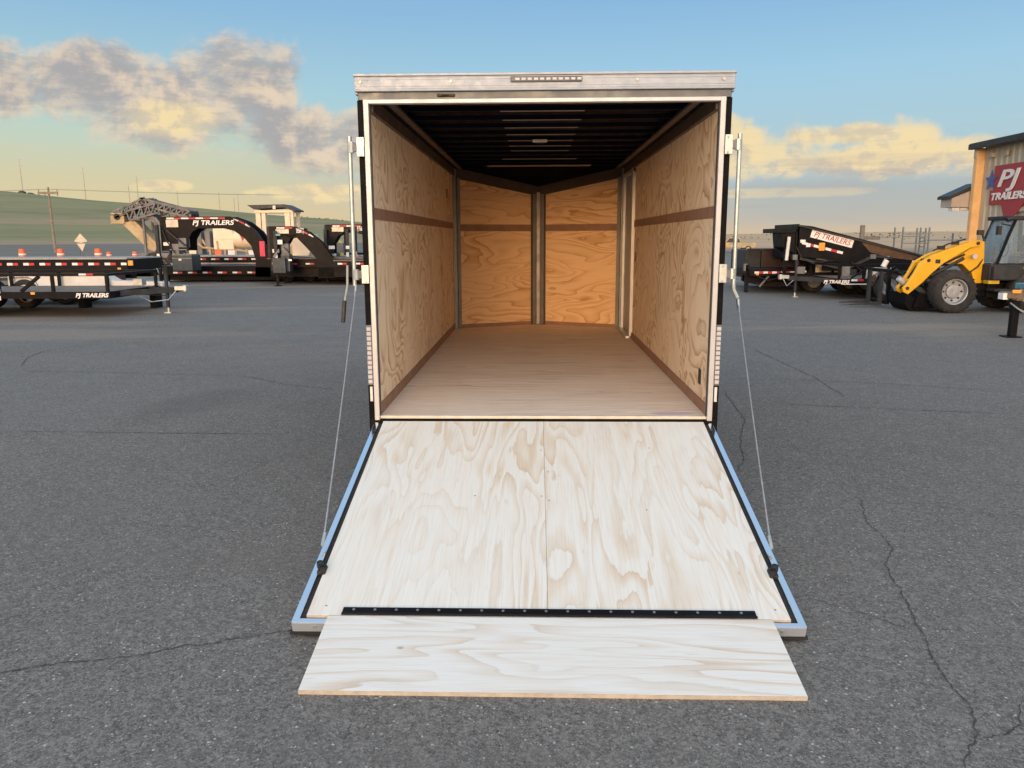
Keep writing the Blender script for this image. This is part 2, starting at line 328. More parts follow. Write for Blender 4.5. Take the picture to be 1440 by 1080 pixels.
# ------------------------------------------------------------------ mesh helpers
class MB:
    def __init__(s): s.v = []; s.f = []; s.m = []; s.mi = 0
    def _add(s, vs, fs):
        o = len(s.v); s.v += [tuple(x) for x in vs]; s.f += [tuple(o + i for i in f) for f in fs]; s.m += [s.mi] * len(fs)
    def box(s, x0, x1, y0, y1, z0, z1, mtx=None):
        if x0 > x1: x0, x1 = x1, x0
        if y0 > y1: y0, y1 = y1, y0
        if z0 > z1: z0, z1 = z1, z0
        vs = [Vector(q) for q in ((x0, y0, z0), (x1, y0, z0), (x1, y1, z0), (x0, y1, z0), (x0, y0, z1), (x1, y0, z1), (x1, y1, z1), (x0, y1, z1))]
        if mtx: vs = [mtx @ q for q in vs]
        s._add(vs, [(0, 3, 2, 1), (4, 5, 6, 7), (0, 1, 5, 4), (1, 2, 6, 5), (2, 3, 7, 6), (3, 0, 4, 7)]); return s
    def bar(s, a, b, w, h, up=(0, 0, 1)):
        a, b = Vector(a), Vector(b); d = (b - a); L = d.length; d.normalize(); upv = Vector(up)
        if abs(d.dot(upv)) > .99: upv = Vector((1, 0, 0))
        sx = d.cross(upv).normalized(); uz = sx.cross(d).normalized()
        mt = Matrix(((sx.x, d.x, uz.x, a.x), (sx.y, d.y, uz.y, a.y), (sx.z, d.z, uz.z, a.z), (0, 0, 0, 1)))
        return s.box(-w / 2, w / 2, 0, L, -h / 2, h / 2, mt)
    def cyl(s, a, b, r, n=12, r2=None, cap=True):
        a, b = Vector(a), Vector(b); d = (b - a).normalized(); up = Vector((0, 0, 1)) if abs(d.z) < .9 else Vector((1, 0, 0))
        x = d.cross(up).normalized(); y = d.cross(x).normalized(); r2 = r if r2 is None else r2
        vs = []
        for q, rr in ((a, r), (b, r2)):
            for i in range(n):
                t_ = 2 * math.pi * i / n; vs.append(q + x * math.cos(t_) * rr + y * math.sin(t_) * rr)
        fs = [(i, (i + 1) % n, n + (i + 1) % n, n + i) for i in range(n)]
        if cap: fs += [tuple(reversed(range(n))), tuple(range(n, 2 * n))]
        s._add(vs, fs); return s
    def tube(s, pts, r, n=8):
        pts = [Vector(q) for q in pts]; vs = []; N_ = len(pts)
        for i, q in enumerate(pts):
            d = (pts[min(i + 1, N_ - 1)] - pts[max(i - 1, 0)]).normalized(); up = Vector((0, 0, 1)) if abs(d.z) < .95 else Vector((1, 0, 0))
            x = d.cross(up).normalized(); y = d.cross(x).normalized()
            for j in range(n):
                t_ = 2 * math.pi * j / n; vs.append(q + x * math.cos(t_) * r + y * math.sin(t_) * r)
        fs = []
        for i in range(N_ - 1):
            for j in range(n): fs.append((i * n + j, i * n + (j + 1) % n, (i + 1) * n + (j + 1) % n, (i + 1) * n + j))
        fs += [tuple(reversed(range(n))), tuple(range((N_ - 1) * n, N_ * n))]
        s._add(vs, fs); return s
    def prism(s, prof, lo, hi, axis='y'):
        """prof: list of 2-D points; extruded along axis from lo to hi"""
        n = len(prof)
        def P3(p, w):
            if axis == 'y': return (p[0], w, p[1])
            if axis == 'x': return (w, p[0], p[1])
            return (p[0], p[1], w)
        vs = [P3(q, lo) for q in prof] + [P3(q, hi) for q in prof]
        fs = [tuple(range(n)), tuple(reversed(range(n, 2 * n)))] + [(i, n + i, n + (i + 1) % n, (i + 1) % n) for i in range(n)]
        s._add(vs, fs); return s
    def lathe(s, prof, centre, axis='y', n=28):
        """prof: (radius, offset along axis)"""
        cx, cy, cz = centre; vs = []; K = len(prof)
        for i in range(n):
            t_ = 2 * math.pi * i / n; a, b = math.cos(t_), math.sin(t_)
            for r, o in prof:
                if axis == 'y': vs.append((cx + r * a, cy + o, cz + r * b))
                elif axis == 'z': vs.append((cx + r * a, cy + r * b, cz + o))
                else: vs.append((cx + o, cy + r * a, cz + r * b))
        fs = []
        for i in range(n):
            for j in range(K - 1):
                fs.append((i * K + j, ((i + 1) % n) * K + j, ((i + 1) % n) * K + j + 1, i * K + j + 1))
        s._add(vs, fs); return s
    def build(s, name, mt, parent=None, bevel=0.0, smooth=False, label=None, kind=None):
        me = bpy.data.meshes.new(name); me.from_pydata(s.v, [], s.f)
        mts = mt if isinstance(mt, (list, tuple)) else [mt]
        for q in mts: me.materials.append(M[q])
        for i, pl in enumerate(me.polygons): pl.material_index = s.m[i]; pl.use_smooth = smooth
        me.update()
        import bmesh
        b = bmesh.new(); b.from_mesh(me); bmesh.ops.recalc_face_normals(b, faces=b.faces); b.to_mesh(me); b.free()
        o = bpy.data.objects.new(name, me); COL.objects.link(o)
        if parent: o.parent = parent
        if bevel:
            md = o.modifiers.new('edge', 'BEVEL'); md.width = bevel; md.segments = 2; md.limit_method = 'ANGLE'; md.angle_limit = R(40)
        if smooth:
            md = o.modifiers.new('split', 'EDGE_SPLIT'); md.split_angle = R(42)
        if label: o['label'] = label
        if kind: o['kind'] = kind
        return o
def thing(name, label, cat, loc=(0, 0, 0), rz=0.0, group=None):
    o = bpy.data.objects.new(name, None); COL.objects.link(o); o.location = loc; o.rotation_euler = (0, 0, rz)
    o.empty_display_size = .2; o['label'] = label; o['category'] = cat
    if group: o['group'] = group
    return o
def tag(o, label, cat, group=None):
    o['label'] = label; o['category'] = cat
    if group: o['group'] = group
    return o
def kids(o): return [q for q in bpy.data.objects if q.parent == o]
def dup(root, loc, rz=0.0, label=None):
    r_ = root.copy(); COL.objects.link(r_); r_.location = loc; r_.rotation_euler = (0, 0, rz)
    if label: r_['label'] = label
    for ch in kids(root):
        c_ = ch.copy(); COL.objects.link(c_); c_.parent = r_
        for g in kids(ch):
            d_ = g.copy(); COL.objects.link(d_); d_.parent = c_
    return r_
def text(s, size, mt, parent, loc, rot=(R(90), 0, 0), ext=.004, shear=0.0, width=None, name='lettering', bold=.0):
    cu = bpy.data.curves.new('txt', 'FONT'); cu.body = s; cu.size = size; cu.extrude = ext; cu.shear = shear; cu.offset = bold
    cu.align_x = 'CENTER'; cu.align_y = 'CENTER'
    tmp = bpy.data.objects.new('tmp', cu); COL.objects.link(tmp); bpy.context.view_layer.update()
    dg = bpy.context.evaluated_depsgraph_get(); me = bpy.data.meshes.new_from_object(tmp.evaluated_get(dg))
    bpy.data.objects.remove(tmp)
    if width:
        xs = [v.co.x for v in me.vertices]; f_ = width / (max(xs) - min(xs))
        for v in me.vertices: v.co.x *= f_
    me.materials.clear(); me.materials.append(M[mt])
    o = bpy.data.objects.new(name, me); COL.objects.link(o); o.parent = parent; o.location = loc; o.rotation_euler = rot
    return o
def tape_row(parent, x0, x1, y, z, h=.05, seg=.15, gap=.3, first=0, slope=0.0, skip=()):
    """conspicuity tape strips along x on the face y: shared meshes, each strip a part"""
    def one(mt):
        b = MB().box(0, seg, -.003, .0, -h / 2, h / 2); o = b.build('reflective_strip', mt, parent); return o
    pro = {}; i = first; x = x0
    while x + seg <= x1:
        mt = 'tape_red' if i % 2 else 'tape_white'
        if mt not in pro: o = one(mt); pro[mt] = o
        else: o = pro[mt].copy(); COL.objects.link(o)
        o.location = (x, y, z + (x - x0) * slope); o.rotation_euler = (0, -math.atan(slope), 0)
        x += seg + (gap if i % 2 else 0.0); i += 1

# ------------------------------------------------------------------ ground
def grid(name, xs, ys, z, mt):
    b = MB(); n = len(ys)
    for x in xs:
        for y in ys: b.v.append((x, y, z))
    for i in range(len(xs) - 1):
        for j in range(n - 1): b.f.append((i * n + j, (i + 1) * n + j, (i + 1) * n + j + 1, i * n + j + 1)); b.m.append(0)
    return b.build(name, mt)
g = grid('asphalt_lot', [-75, -30, 0, 30, 60], [-45, -10, 0, 20, 62], 0.0, 'asphalt'); g['kind'] = 'structure'
# plain and hills in one sheet round the lot
az_t = [(-3.1416, .012), (-1.6, .02), (-1.0, .052), (-.75, .052), (-.601, .0490), (-.55, .0450), (-.494, .0410), (-.428, .0360), (-.354, .0310), (-.292, .0255), (-.224, .0200),
        (-.1, .010), (.1, .003), (.254, .0035), (.382, .0045), (.477, .0055), (.55, .0060), (.8, .01), (1.6, .012), (3.1416, .012)]
def slope_at(a):
    for (a0, s0), (a1, s1) in zip(az_t, az_t[1:]):
        if a0 <= a <= a1: return s0 + (s1 - s0) * (a - a0) / (a1 - a0)
    return .012
rs = [0, 30, 80, 160, 300, 420, 500, 560, 620, 680, 740, 800, 900, 1000, 1100, 1200, 1400, 1800, 2600, 6000]
b = MB(); NA = 360
for i in range(NA):
    a = -math.pi + 2 * math.pi * i / NA; s_ = slope_at(a)
    for r in rs:
        tt = min(1, max(0, (r - 420) / 780)); hgt = (s_ * 1200 + 1.5) * (tt * tt * (3 - 2 * tt)) if r > 420 else 0
        if r > 1200: hgt *= max(.3, 1 - (r - 1200) / 3000)
        hgt += (.8 * math.sin(a * 37 + r * .01)) * tt
        b.v.append((math.sin(a) * r - .05, math.cos(a) * r - 4.5, -.02 + hgt))
K_ = len(rs)
for i in range(NA):
    for j in range(K_ - 1):
        i2 = (i + 1) % NA; b.f.append((i * K_ + j, i * K_ + j + 1, i2 * K_ + j + 1, i2 * K_ + j)); b.m.append(0)
o = b.build('terrain', 'far_ground', smooth=False); o['kind'] = 'structure'
for pl in o.data.polygons: pl.use_smooth = True

cracks = [
 [(-2.6, -2.25), (-2.028, -2.013), (-1.801, -1.945), (-1.562, -1.879), (-1.319, -1.794), (-1.067, -1.694), (-0.946, -1.656)],
 [(1.944, 0.031), (1.811, -0.43), (1.79, -0.782), (1.66, -0.986), (1.593, -1.301), (1.528, -1.605), (1.44, -1.971), (1.445, -2.124), (1.385, -2.285), (1.261, -2.429), (1.188, -2.528)],
 [(1.113, -1.332), (1.287, -1.449), (1.391, -1.535), (1.438, -1.601), (1.522, -1.599)],
 [(3.09, 6.443), (3.102, 5.342), (3.145, 4.111), (3.058, 3.075)],
 [(1.721, -1.73), (1.771, -1.761), (1.844, -1.796)],
 [(1.35, -2.346), (1.458, -2.294), (1.54, -2.248), (1.596, -2.145), (1.684, -2.055)],
 [(1.448, -2.12), (1.552, -2.109)],
 [(1.806, 0.069), (1.944, 0.031), (2.096, -0.084), (2.355, -0.154), (2.45, -0.201)],
 [(1.94, 3.358), (1.833, 2.507), (1.802, 2.049), (1.582, 1.414), (1.446, 0.796), (1.336, 0.505)],
 [(-6.554, 4.907), (-6.906, 5.553), (-7.115, 6.22), (-6.902, 6.739), (-6.001, 7.222)],
 [(-3.524, 4.255), (-3.133, 3.98), (-2.805, 3.721), (-2.169, 3.401)],
 [(-2.046, 0.074), (-2.033, 0.404), (-1.839, 1.052)],
 [(-0.657, -2.409), (-0.654, -2.308), (-0.651, -2.207)]]
wid = [.0062, .0050, .0032, .008, .003, .004, .003, .003, .006, .010, .008, .003, .0025]
joints = [[(-6.571, 4.534), (-5.486, 4.489), (-3.464, 4.208)], [(-4.529, 1.59), (-3.719, 1.552), (-2.093, 1.503)], [(2.588, 4.062), (3.803, 3.769), (4.961, 3.308)], [(2.068, 2.761), (3.246, 2.521), (4.342, 2.299)],
          [(3.2, 8.2), (6.5, 7.7)], [(-8.5, 9.2), (-4.0, 8.6)]]
def ribbon(pts, w, z, jag, name, mt, step=.02, fade=True):
    P_ = []
    for (x0, y0), (x1, y1) in zip(pts, pts[1:]):
        L = math.hypot(x1 - x0, y1 - y0); n = max(2, int(L / step))
        for i in range(n): P_.append((x0 + (x1 - x0) * i / n, y0 + (y1 - y0) * i / n))
    P_.append(pts[-1]); b = MB(); N_ = len(P_); ox = oy = 0
    for i, (x, y) in enumerate(P_):
        ox = ox * .86 + random.uniform(-jag, jag); oy = oy * .86 + random.uniform(-jag, jag)
        x2, y2 = P_[min(i + 1, N_ - 1)]; x1, y1 = P_[max(i - 1, 0)]; dx_, dy_ = x2 - x1, y2 - y1; L = math.hypot(dx_, dy_) or 1
        f_ = min(1, i / 8 + .12, (N_ - 1 - i) / 8 + .12) if fade else 1
        ww = w * f_ * random.uniform(.25, 1.5) / 2
        b.v += [(x + ox - dy_ / L * ww, y + oy + dx_ / L * ww, z), (x + ox + dy_ / L * ww, y + oy - dx_ / L * ww, z)]
    for i in range(N_ - 1): b.f.append((2 * i, 2 * i + 1, 2 * i + 3, 2 * i + 2)); b.m.append(0)
    o = b.build(name, mt); o['kind'] = 'structure'; return o
for q, w in zip(cracks, wid): ribbon(q, w, .004, .006, 'pavement_crack', 'crack_dark', .012)
for q in joints: ribbon(q, .010, .004, .003, 'pavement_joint', 'joint_dark', .05)

# ------------------------------------------------------------------ the open cargo trailer
ZF, ZC, L0, NY = .508, 2.378, 4.67, 5.15
tr = thing('cargo_trailer', 'open enclosed cargo trailer with plywood lined interior, its rear ramp lowered onto the asphalt', 'cargo trailer', (0, 2.0, 0))
T0 = -2.0   # trailer-local y of the rear opening
def Yb(b):   # shift a builder from scene y to trailer-local y
    b.v = [(x, y - 2.0, z) for x, y, z in b.v]; return b
def part(b, name, mt, bevel=0.0, parent=None, **kw): return Yb(b).build(name, mt, parent or tr, bevel, **kw)
# floor
for (y0, y1) in ((.035, 1.22), (1.222, 2.44), (2.442, 3.66), (3.662, 4.67)):
    part(MB().box(-1.004, 1.004, y0, y1, ZF - .019, ZF), 'floor_sheet', 'ply_floor')
part(MB().prism([(-1.0, 4.672), (1.0, 4.672), (0, 5.14)], ZF - .019, ZF, 'z'), 'floor_sheet', 'ply_floor')
part(MB().box(-1.0, 1.0, .0, .034, ZF - .016, ZF + .002), 'floor_edge', 'ledge_pale', .002)
part(MB().box(-1.0, 1.0, -.0275, -.001, ZF - .075, ZF - .0235), 'hinge_gap_strip', 'black_matte')
part(MB().box(-1.052, 1.052, .0, .06, .405, ZF - .02), 'rear_bumper_frame', 'black_paint', .003)
# exterior skins, roof, nose
for s in (-1, 1):
    b = MB().box(s * 1.045, s * 1.058, .03, 4.7, .44, 2.385)
    part(b, 'side_skin', 'black_skin', .001)
    b = MB().prism([(s * 1.058, 4.7), (0, 5.34), (0, 5.31), (s * 1.045, 4.685)], .44, 2.38, 'z'); part(b, 'nose_skin', 'black_skin')
    for y in (.8, 2.0, 3.2, 4.4):
        pass
    part(MB().box(s * 1.062, s * 1.03, .02, 4.72, .40, .455), 'bottom_rail', 'aluminium', .003)
    # black rear corner strip between jamb and light
    part(MB().box(s * 1.022, s * 1.060, .012, .05, .405, 2.345), 'corner_strip', 'black_matte', .003)
b = MB()
for s in (-1, 1): b.box(s * 1.05, s * 1.075, .04, 4.75, 2.38, 2.47)
part(b, 'roof_edge_rail', 'aluminium', .004)
b = MB(); xs_ = [-1.06, -.8, -.4, 0, .4, .8, 1.06]; zz = [2.465, 2.475, 2.485, 2.488, 2.485, 2.475, 2.465]
b.prism(list(zip(xs_, zz)) + [(1.06, 2.455), (-1.06, 2.455)], .03, 4.75, 'y'); part(b, 'roof_sheet', 'roof_sheet')
part(MB().prism([(-1.06, 4.75), (1.06, 4.75), (0, 5.34)], 2.35, 2.46, 'z'), 'roof_nose', 'roof_sheet')
# header
hd = part(MB().box(-1.065, 1.065, -.022, .04, 2.388, 2.466).box(-1.07, 1.07, -.03, .04, 2.466, 2.481).box(-1.065, 1.065, -.026, -.0, 2.386, 2.394), 'header_cap', 'aluminium', .003)
for zb_ in (2.4, 2.412, 2.448, 2.460): part(MB().box(-1.062, 1.062, -.0245, -.0215, zb_, zb_ + .003), 'header_bead', 'aluminium', parent=hd)
part(MB().box(-1.05, 1.05, -.002, .04, 2.344, 2.386), 'header_channel', 'channel_grey', .002)
part(MB().box(-1.022, 1.022, -.016, .03, 2.322, 2.345), 'top_trim', 'aluminium_trim', .003)
for x in (-1.03, -.52, .52, 1.0):
    part(MB().cyl((x, -.021, 2.437), (x, -.029, 2.437), .0085, 10), 'header_bolt', 'screw_steel', parent=hd)
ml = part(MB().box(-.185, .215, -.034, -.021, 2.428, 2.458), 'light_bar', 'mid_grey', .006)
for i in range(11):
    x = -.158 + i * .0345
    part(MB().box(x, x + .024, -.0385, -.034, 2.436, 2.450), 'light_lens', 'lens_clear', .002, ml)
part(MB().box(-.60, -.50, -.020, .0, 2.358, 2.372).box(-.575, -.53, -.026, -.016, 2.361, 2.369), 'clearance_lamp', 'black_plastic', .003)
# jambs and cam-bar hardware
for s in (-1, 1):
    jb = part(MB().box(s * .990, s * 1.020, -.018, .012, .485, 2.345), 'door_jamb', 'aluminium_trim', .003)
    part(MB().box(s * .990, s * 1.004, .0125, .05, .51, 2.33), 'jamb_return', 'galvanised', .001)
    part(MB().box(s * .9895, s * .984, -.004, .008, .51, 2.32), 'jamb_seal', 'black_plastic')
    # led tail light strip
    tl = part(MB().box(s * 1.022, s * 1.056, -.008, .012, .70, 1.065), 'tail_light', 'mid_grey', .004)
    for i in range(12):
        z = .712 + i * .029
        part(MB().box(s * 1.026, s * 1.052, -.013, -.008, z, z + .022), 'light_lens', 'lens_clear', .003, tl)
    part(MB().box(s * 1.030, s * 1.046, -.004, .010, .60, .69), 'marker_plate', 'white_paint', .002)
    # lock bar
    xb = s * 1.108
    lb = part(MB().cyl((xb, -.02, 1.30), (s * 1.104, -.02, 2.145), .0125, 12), 'lock_bar', 'zinc', smooth=True)
    for zb in (2.085, 1.365):
        part(MB().box(s * 1.021, s * 1.064, -.030, -.012, zb - .052, zb + .055), 'hinge_plate', 'zinc', .002, lb)
        part(MB().box(s * 1.060, s * 1.094, -.028, -.006, zb - .024, zb + .024), 'bar_bracket', 'mid_grey', .003, lb)
        for dz_ in (-.042, .042):
            part(MB().cyl((s * 1.038, -.030, zb + dz_), (s * 1.038, -.036, zb + dz_), .006, 8), 'bolt', 'screw_steel', parent=lb)
        part(MB().cyl((s * 1.098, -.02, zb - .03), (s * 1.098, -.02, zb + .03), .019, 10), 'bar_collar', 'zinc', parent=lb)
    if s < 0:
        part(MB().tube([(-1.145, -.03, 1.42), (-1.150, -.03, 1.30), (-1.170, -.035, 1.20)], .007, 8), 'handle_rod', 'zinc', parent=lb, smooth=True)
        part(MB().bar((-1.170, -.035, 1.215), (-1.183, -.04, 1.085), .024, .022), 'handle_grip', 'black_plastic', .005, lb)
    else:
        part(MB().tube([(1.108, -.02, 1.31), (1.110, -.02, 1.275), (1.134, -.025, 1.225)], .011, 8), 'handle_rod', 'zinc', parent=lb, smooth=True)
        part(MB().bar((1.134, -.025, 1.225), (1.140, -.03, 1.165), .022, .014), 'handle_grip', 'mid_grey', .004, lb)
    # ramp cable, slightly sagging
    a_ = Vector((s * 1.10, -.03, 1.285)) if s < 0 else Vector((1.137, -.03, 1.20)); e_ = Vector((s * 1.012, -1.27, .215))
    pts = []
    for i in range(15):
        f_ = i / 14; q = a_.lerp(e_, f_); q.z -= .018 * math.sin(math.pi * f_); pts.append(q)
    cb = part(MB().tube(pts, .0042, 6), 'ramp_cable', 'cable_steel', smooth=True)
    part(MB().cyl(pts[-1] + Vector((0, .03, .03)), pts[-1] + Vector((0, -.02, -.012)), .008, 8), 'cable_end', 'zinc', parent=cb)
    part(MB().cyl(a_ + Vector((0, 0, .02)), a_ + Vector((0, -.03, -.05)), .007, 8), 'cable_end', 'zinc', parent=cb)
# interior side walls: plywood sheets, batten, kick board, cove rail
ys_sheet = {-1: (.05, .83, 2.05, 3.27, 4.62), 1: (.05, .96, 2.18, 3.45)}
for s in (-1, 1):
    yy = ys_sheet[s]
    for y0, y1 in zip(yy, yy[1:]):
        part(MB().box(s * 1.0, s * 1.012, y0 + .0012, y1 - .0012, ZF + .065, 1.684), 'wall_sheet', 'ply_wall')
        part(MB().box(s * 1.0, s * 1.012, y0 + .0012, y1 - .0012, 1.752, 2.285), 'wall_sheet', 'ply_wall')
    y1 = yy[-1]
    part(MB().box(s * .994, s * 1.008, .05, y1, 1.684, 1.752), 'wall_batten', 'batten_wood', .0015)
    part(MB().box(s * .990, s * 1.006, .05, y1, ZF, ZF + .066), 'kick_board', 'batten_wood', .002)
    part(MB().box(s * .975, s * 1.01, .04, 4.66, 2.285, 2.376), 'cove_rail', 'steel_brown', .002)
    part(MB().box(s * .885, s * .93, .04, 4.66, 2.355, 2.374), 'roof_channel', 'steel_brown', .002)
    part(MB().box(s * .93, s * .975, .04, 4.66, 2.362, 2.377), 'wiring_tray', 'black_bow', .001)
    # corner post
    part(MB().box(s * .955, s * 1.0, 4.60, 4.664, ZF, 2.37), 'corner_post', 'galvanised' if s > 0 else 'galvanised', .003)
    part(MB().box(s * .9995, s * .993, .275, .285, 1.0, 1.0), 'seam_pin', 'black_plastic') if False else None
    # recessed d-ring slot / stake pocket
    for (yp, z0, z1) in (((.27, .665, .745),) if s > 0 else ((4.0, 2.01, 2.085),)):
        part(MB().box(s * .9985, s * .9945, yp - .032, yp + .032, z0 - .005, z1 + .01), 'wall_slot', 'black_plastic')
    # row of trim screws
    b = MB()
    for y0 in [q for q in yy[1:-1]]:
        for off in (-.012, .012):
            for z in (.62, .85, 1.08, 1.31, 1.54, 1.85, 2.1):
                b.cyl((s * .9992, y0 + off, z), (s * .9975, y0 + off, z), .0035, 6)
    part(b, 'wall_screws', 'screw_steel', kind='stuff')
# side door in the right wall with its bright jamb
sdoor = part(MB().box(.996, 1.012, 3.78, 4.52, ZF + .03, 2.24), 'side_door', 'aluminium', .002, label='side door with bright aluminium inner skin')
for y0, y1 in ((3.70, 3.778), (4.522, 4.598)):
    part(MB().box(.968, 1.006, y0, y1, ZF - .0, 2.284), 'door_frame', 'aluminium_trim', .003, sdoor)
part(MB().box(.975, 1.004, 3.70, 4.598, 2.242, 2.2845), 'door_frame', 'aluminium_trim', .003, sdoor)
part(MB().box(.985, .996, 3.84, 3.87, 1.28, 1.40), 'door_latch', 'black_plastic', .003, sdoor)
part(MB().box(.93, .995, 3.70, 4.598, ZF + .001, ZF + .028), 'door_sill', 'zinc', .003, sdoor)
part(MB().box(1.0, 1.012, 3.452, 3.695, ZF + .065, 1.684), 'wall_sheet', 'ply_wall')
part(MB().box(1.0, 1.012, 3.452, 3.695, 1.752, 2.285), 'wall_sheet', 'ply_wall')
part(MB().box(.994, 1.008, 3.452, 3.695, 1.684, 1.752), 'wall_batten', 'batten_wood')
part(MB().box(.990, 1.006, 3.452, 3.695, ZF, ZF + .066), 'kick_board', 'batten_wood')
part(MB().box(.992, .9995, 3.50, 3.53, 1.33, 1.43), 'wall_slot', 'black_plastic')
# nose walls (two leaves meeting at the centre post)
for s in (-1, 1):
    def nose(name, mt, u0, u1, z0, z1, prot=0.0, th=.012, bevel=0.0, z0b=None, z1b=None):
        # u 0 at the corner, 1 at the tip
        A_ = Vector((s * .96, 4.66, 0)); B_ = Vector((0, 5.12, 0)); d_ = (B_ - A_); nrm = Vector((-d_.y * s, d_.x * s, 0)).normalized()
        if nrm.y > 0: nrm = -nrm
        p0 = A_ + d_ * u0 + nrm * prot; p1 = A_ + d_ * u1 + nrm * prot; q0 = p0 - nrm * th; q1 = p1 - nrm * th
        z0b_ = z0 if z0b is None else z0b; z1b_ = z1 if z1b is None else z1b
        b = MB(); b._add([(p0.x, p0.y, z0), (p1.x, p1.y, z0b_), (q1.x, q1.y, z0b_), (q0.x, q0.y, z0), (p0.x, p0.y, z1), (p1.x, p1.y, z1b_), (q1.x, q1.y, z1b_), (q0.x, q0.y, z1)],
                         [(0, 3, 2, 1), (4, 5, 6, 7), (0, 1, 5, 4), (1, 2, 6, 5), (2, 3, 7, 6), (3, 0, 4, 7)])
        return part(b, name, mt, bevel)
    nose('nose_sheet', 'ply_nose', .0, 1.0, ZF + .045, 1.655)
    nose('nose_sheet', 'ply_nose', .0, 1.0, 1.735, 2.36, z1b=2.2)
    nose('nose_batten', 'batten_wood', .0, 1.0, 1.655, 1.735, .004, .014)
    nose('nose_kick_board', 'batten_wood', .0, 1.0, ZF, ZF + .045, .006, .016)
    nose('nose_fascia', 'steel_brown', .0, 1.0, 2.255, 2.372, .02, .034, .0, z0b=2.075, z1b=2.19)
    nose('nose_post', 'galvanised', .0, .035, ZF, 2.262, .028, .045, .002)
    nose('nose_post', 'galvanised', .925, 1.0, ZF, 2.10, .022, .034, .002)
    nose('nose_post_lip', 'steel_brown', .905, .925, ZF, 2.10, .012, .02)
part(MB().box(-.022, .022, 5.075, 5.098, ZF, 2.12), 'centre_post', 'galvanised', .004)
# ceiling: dark liner, crowned roof bows, pale centre plates added to paint in their reflections
part(MB().box(-1.0, 1.0, .045, 4.66, 2.425, 2.432), 'ceiling_liner', 'black_bow')
b = MB(); b._add([(-.995, 4.655, 2.374), (.995, 4.655, 2.374), (0, 5.13, 2.175), (-.995, 4.655, 2.39), (.995, 4.655, 2.39), (0, 5.13, 2.20)], [(0, 1, 2), (3, 5, 4), (0, 3, 4, 1), (1, 4, 5, 2), (2, 5, 3, 0)])
part(b, 'nose_ceiling', 'black_bow')
yb = [.22 + .38 * i for i in range(12)]
for i, y in enumerate(yb):
    zb = 2.372
    b = MB().box(-.972, .972, y - .02, y + .02, zb, zb + .03)
    bw = part(b, 'roof_bow', 'black_bow_edge', .002)
    if i == 11: hw, d_ = .58, .085
    elif i >= 9: hw, d_ = .38, .022
    else: hw, d_ = .27, .012
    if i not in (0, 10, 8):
        part(MB().box(-hw, hw, y - d_, y + d_, zb - .003, zb - .0005), 'bow_sheen_plate', 'bow_sheen_plate', .0, bw)
dl = part(MB().box(-.065, .055, 2.02, 2.10, 2.352, 2.370), 'dome_light', 'white_paint', .006)
part(MB().box(-.045, .035, 2.03, 2.09, 2.348, 2.352), 'light_lens', 'lens_clear', .002, dl)
# underframe, axles, wheels, tongue
b = MB()
for s in (-1, 1): b.box(s * .80, s * .74, .1, 4.7, .37, .485); b.bar((s * .55, 4.6, .40), (0, 6.6, .40), .06, .10)
for i in range(12): b.box(-.98, .98, .2 + i * .4, .24 + i * .4, .43, .486)
part(b, 'underframe', 'black_paint')
part(MB().cyl((0, 6.55, .2), (0, 6.55, .75), .03, 12).box(-.05, .05, 6.6, 6.8, .38, .46), 'tongue_jack', 'zinc')
def wheel_parts(parent, x, y, z, r, w, axis='y', rim='rim_grey', yoff=0.0, detail=False):
    """wheel centre given in parent space, axle along axis"""
    h = w / 2; n = 40 if detail else 22
    prof = [(r * .60, -h * .8), (r * .66, -h), (r * .88, -h), (r * .97, -h * .82), (r, -h * .5), (r, h * .5), (r * .97, h * .82), (r * .88, h), (r * .66, h), (r * .60, h * .8)]
    b = MB().lathe(prof, (x, y, z), axis, n)
    if detail:
        for i in range(26):
            t_ = 2 * math.pi * i / 26
            for sgn in (-1, 1):
                c0 = Vector((x + math.cos(t_) * r * .985, y, z + math.sin(t_) * r * .985)); c1 = Vector((x + math.cos(t_ + .16) * r * .96, y + sgn * h * .93, z + math.sin(t_ + .16) * r * .96))
                b.bar(c0, c1, .035, .03, (math.cos(t_), 0, math.sin(t_)))
    ty = b.build('wheel', 'tyre', parent, smooth=True)
    rp = [(0, -h * .35), (r * .22, -h * .45), (r * .30, -h * .40), (r * .34, -h * .15), (r * .52, -h * .2), (r * .56, -h * .75), (r * .61, -h * .8), (r * .61, h * .8), (r * .5, h * .5), (0, h * .5)]
    MB().lathe(rp, (x, y, z), axis, n).build('rim', rim, ty, smooth=True)
    if detail:
        b = MB()
        for i in range(8):
            t_ = 2 * math.pi * i / 8; b.cyl((x + math.cos(t_) * r * .42, y - h * .15, z + math.sin(t_) * r * .42), (x + math.cos(t_) * r * .42, y - h * .24, z + math.sin(t_) * r * .42), r * .05, 8)
        b.build('rim_holes', 'black_plastic', ty)
    return ty
for y in (2.2 - 2, 3.0 - 2):
    for s in (-1, 1): wheel_parts(tr, s * .88, y, .235, .235, .2, 'x')
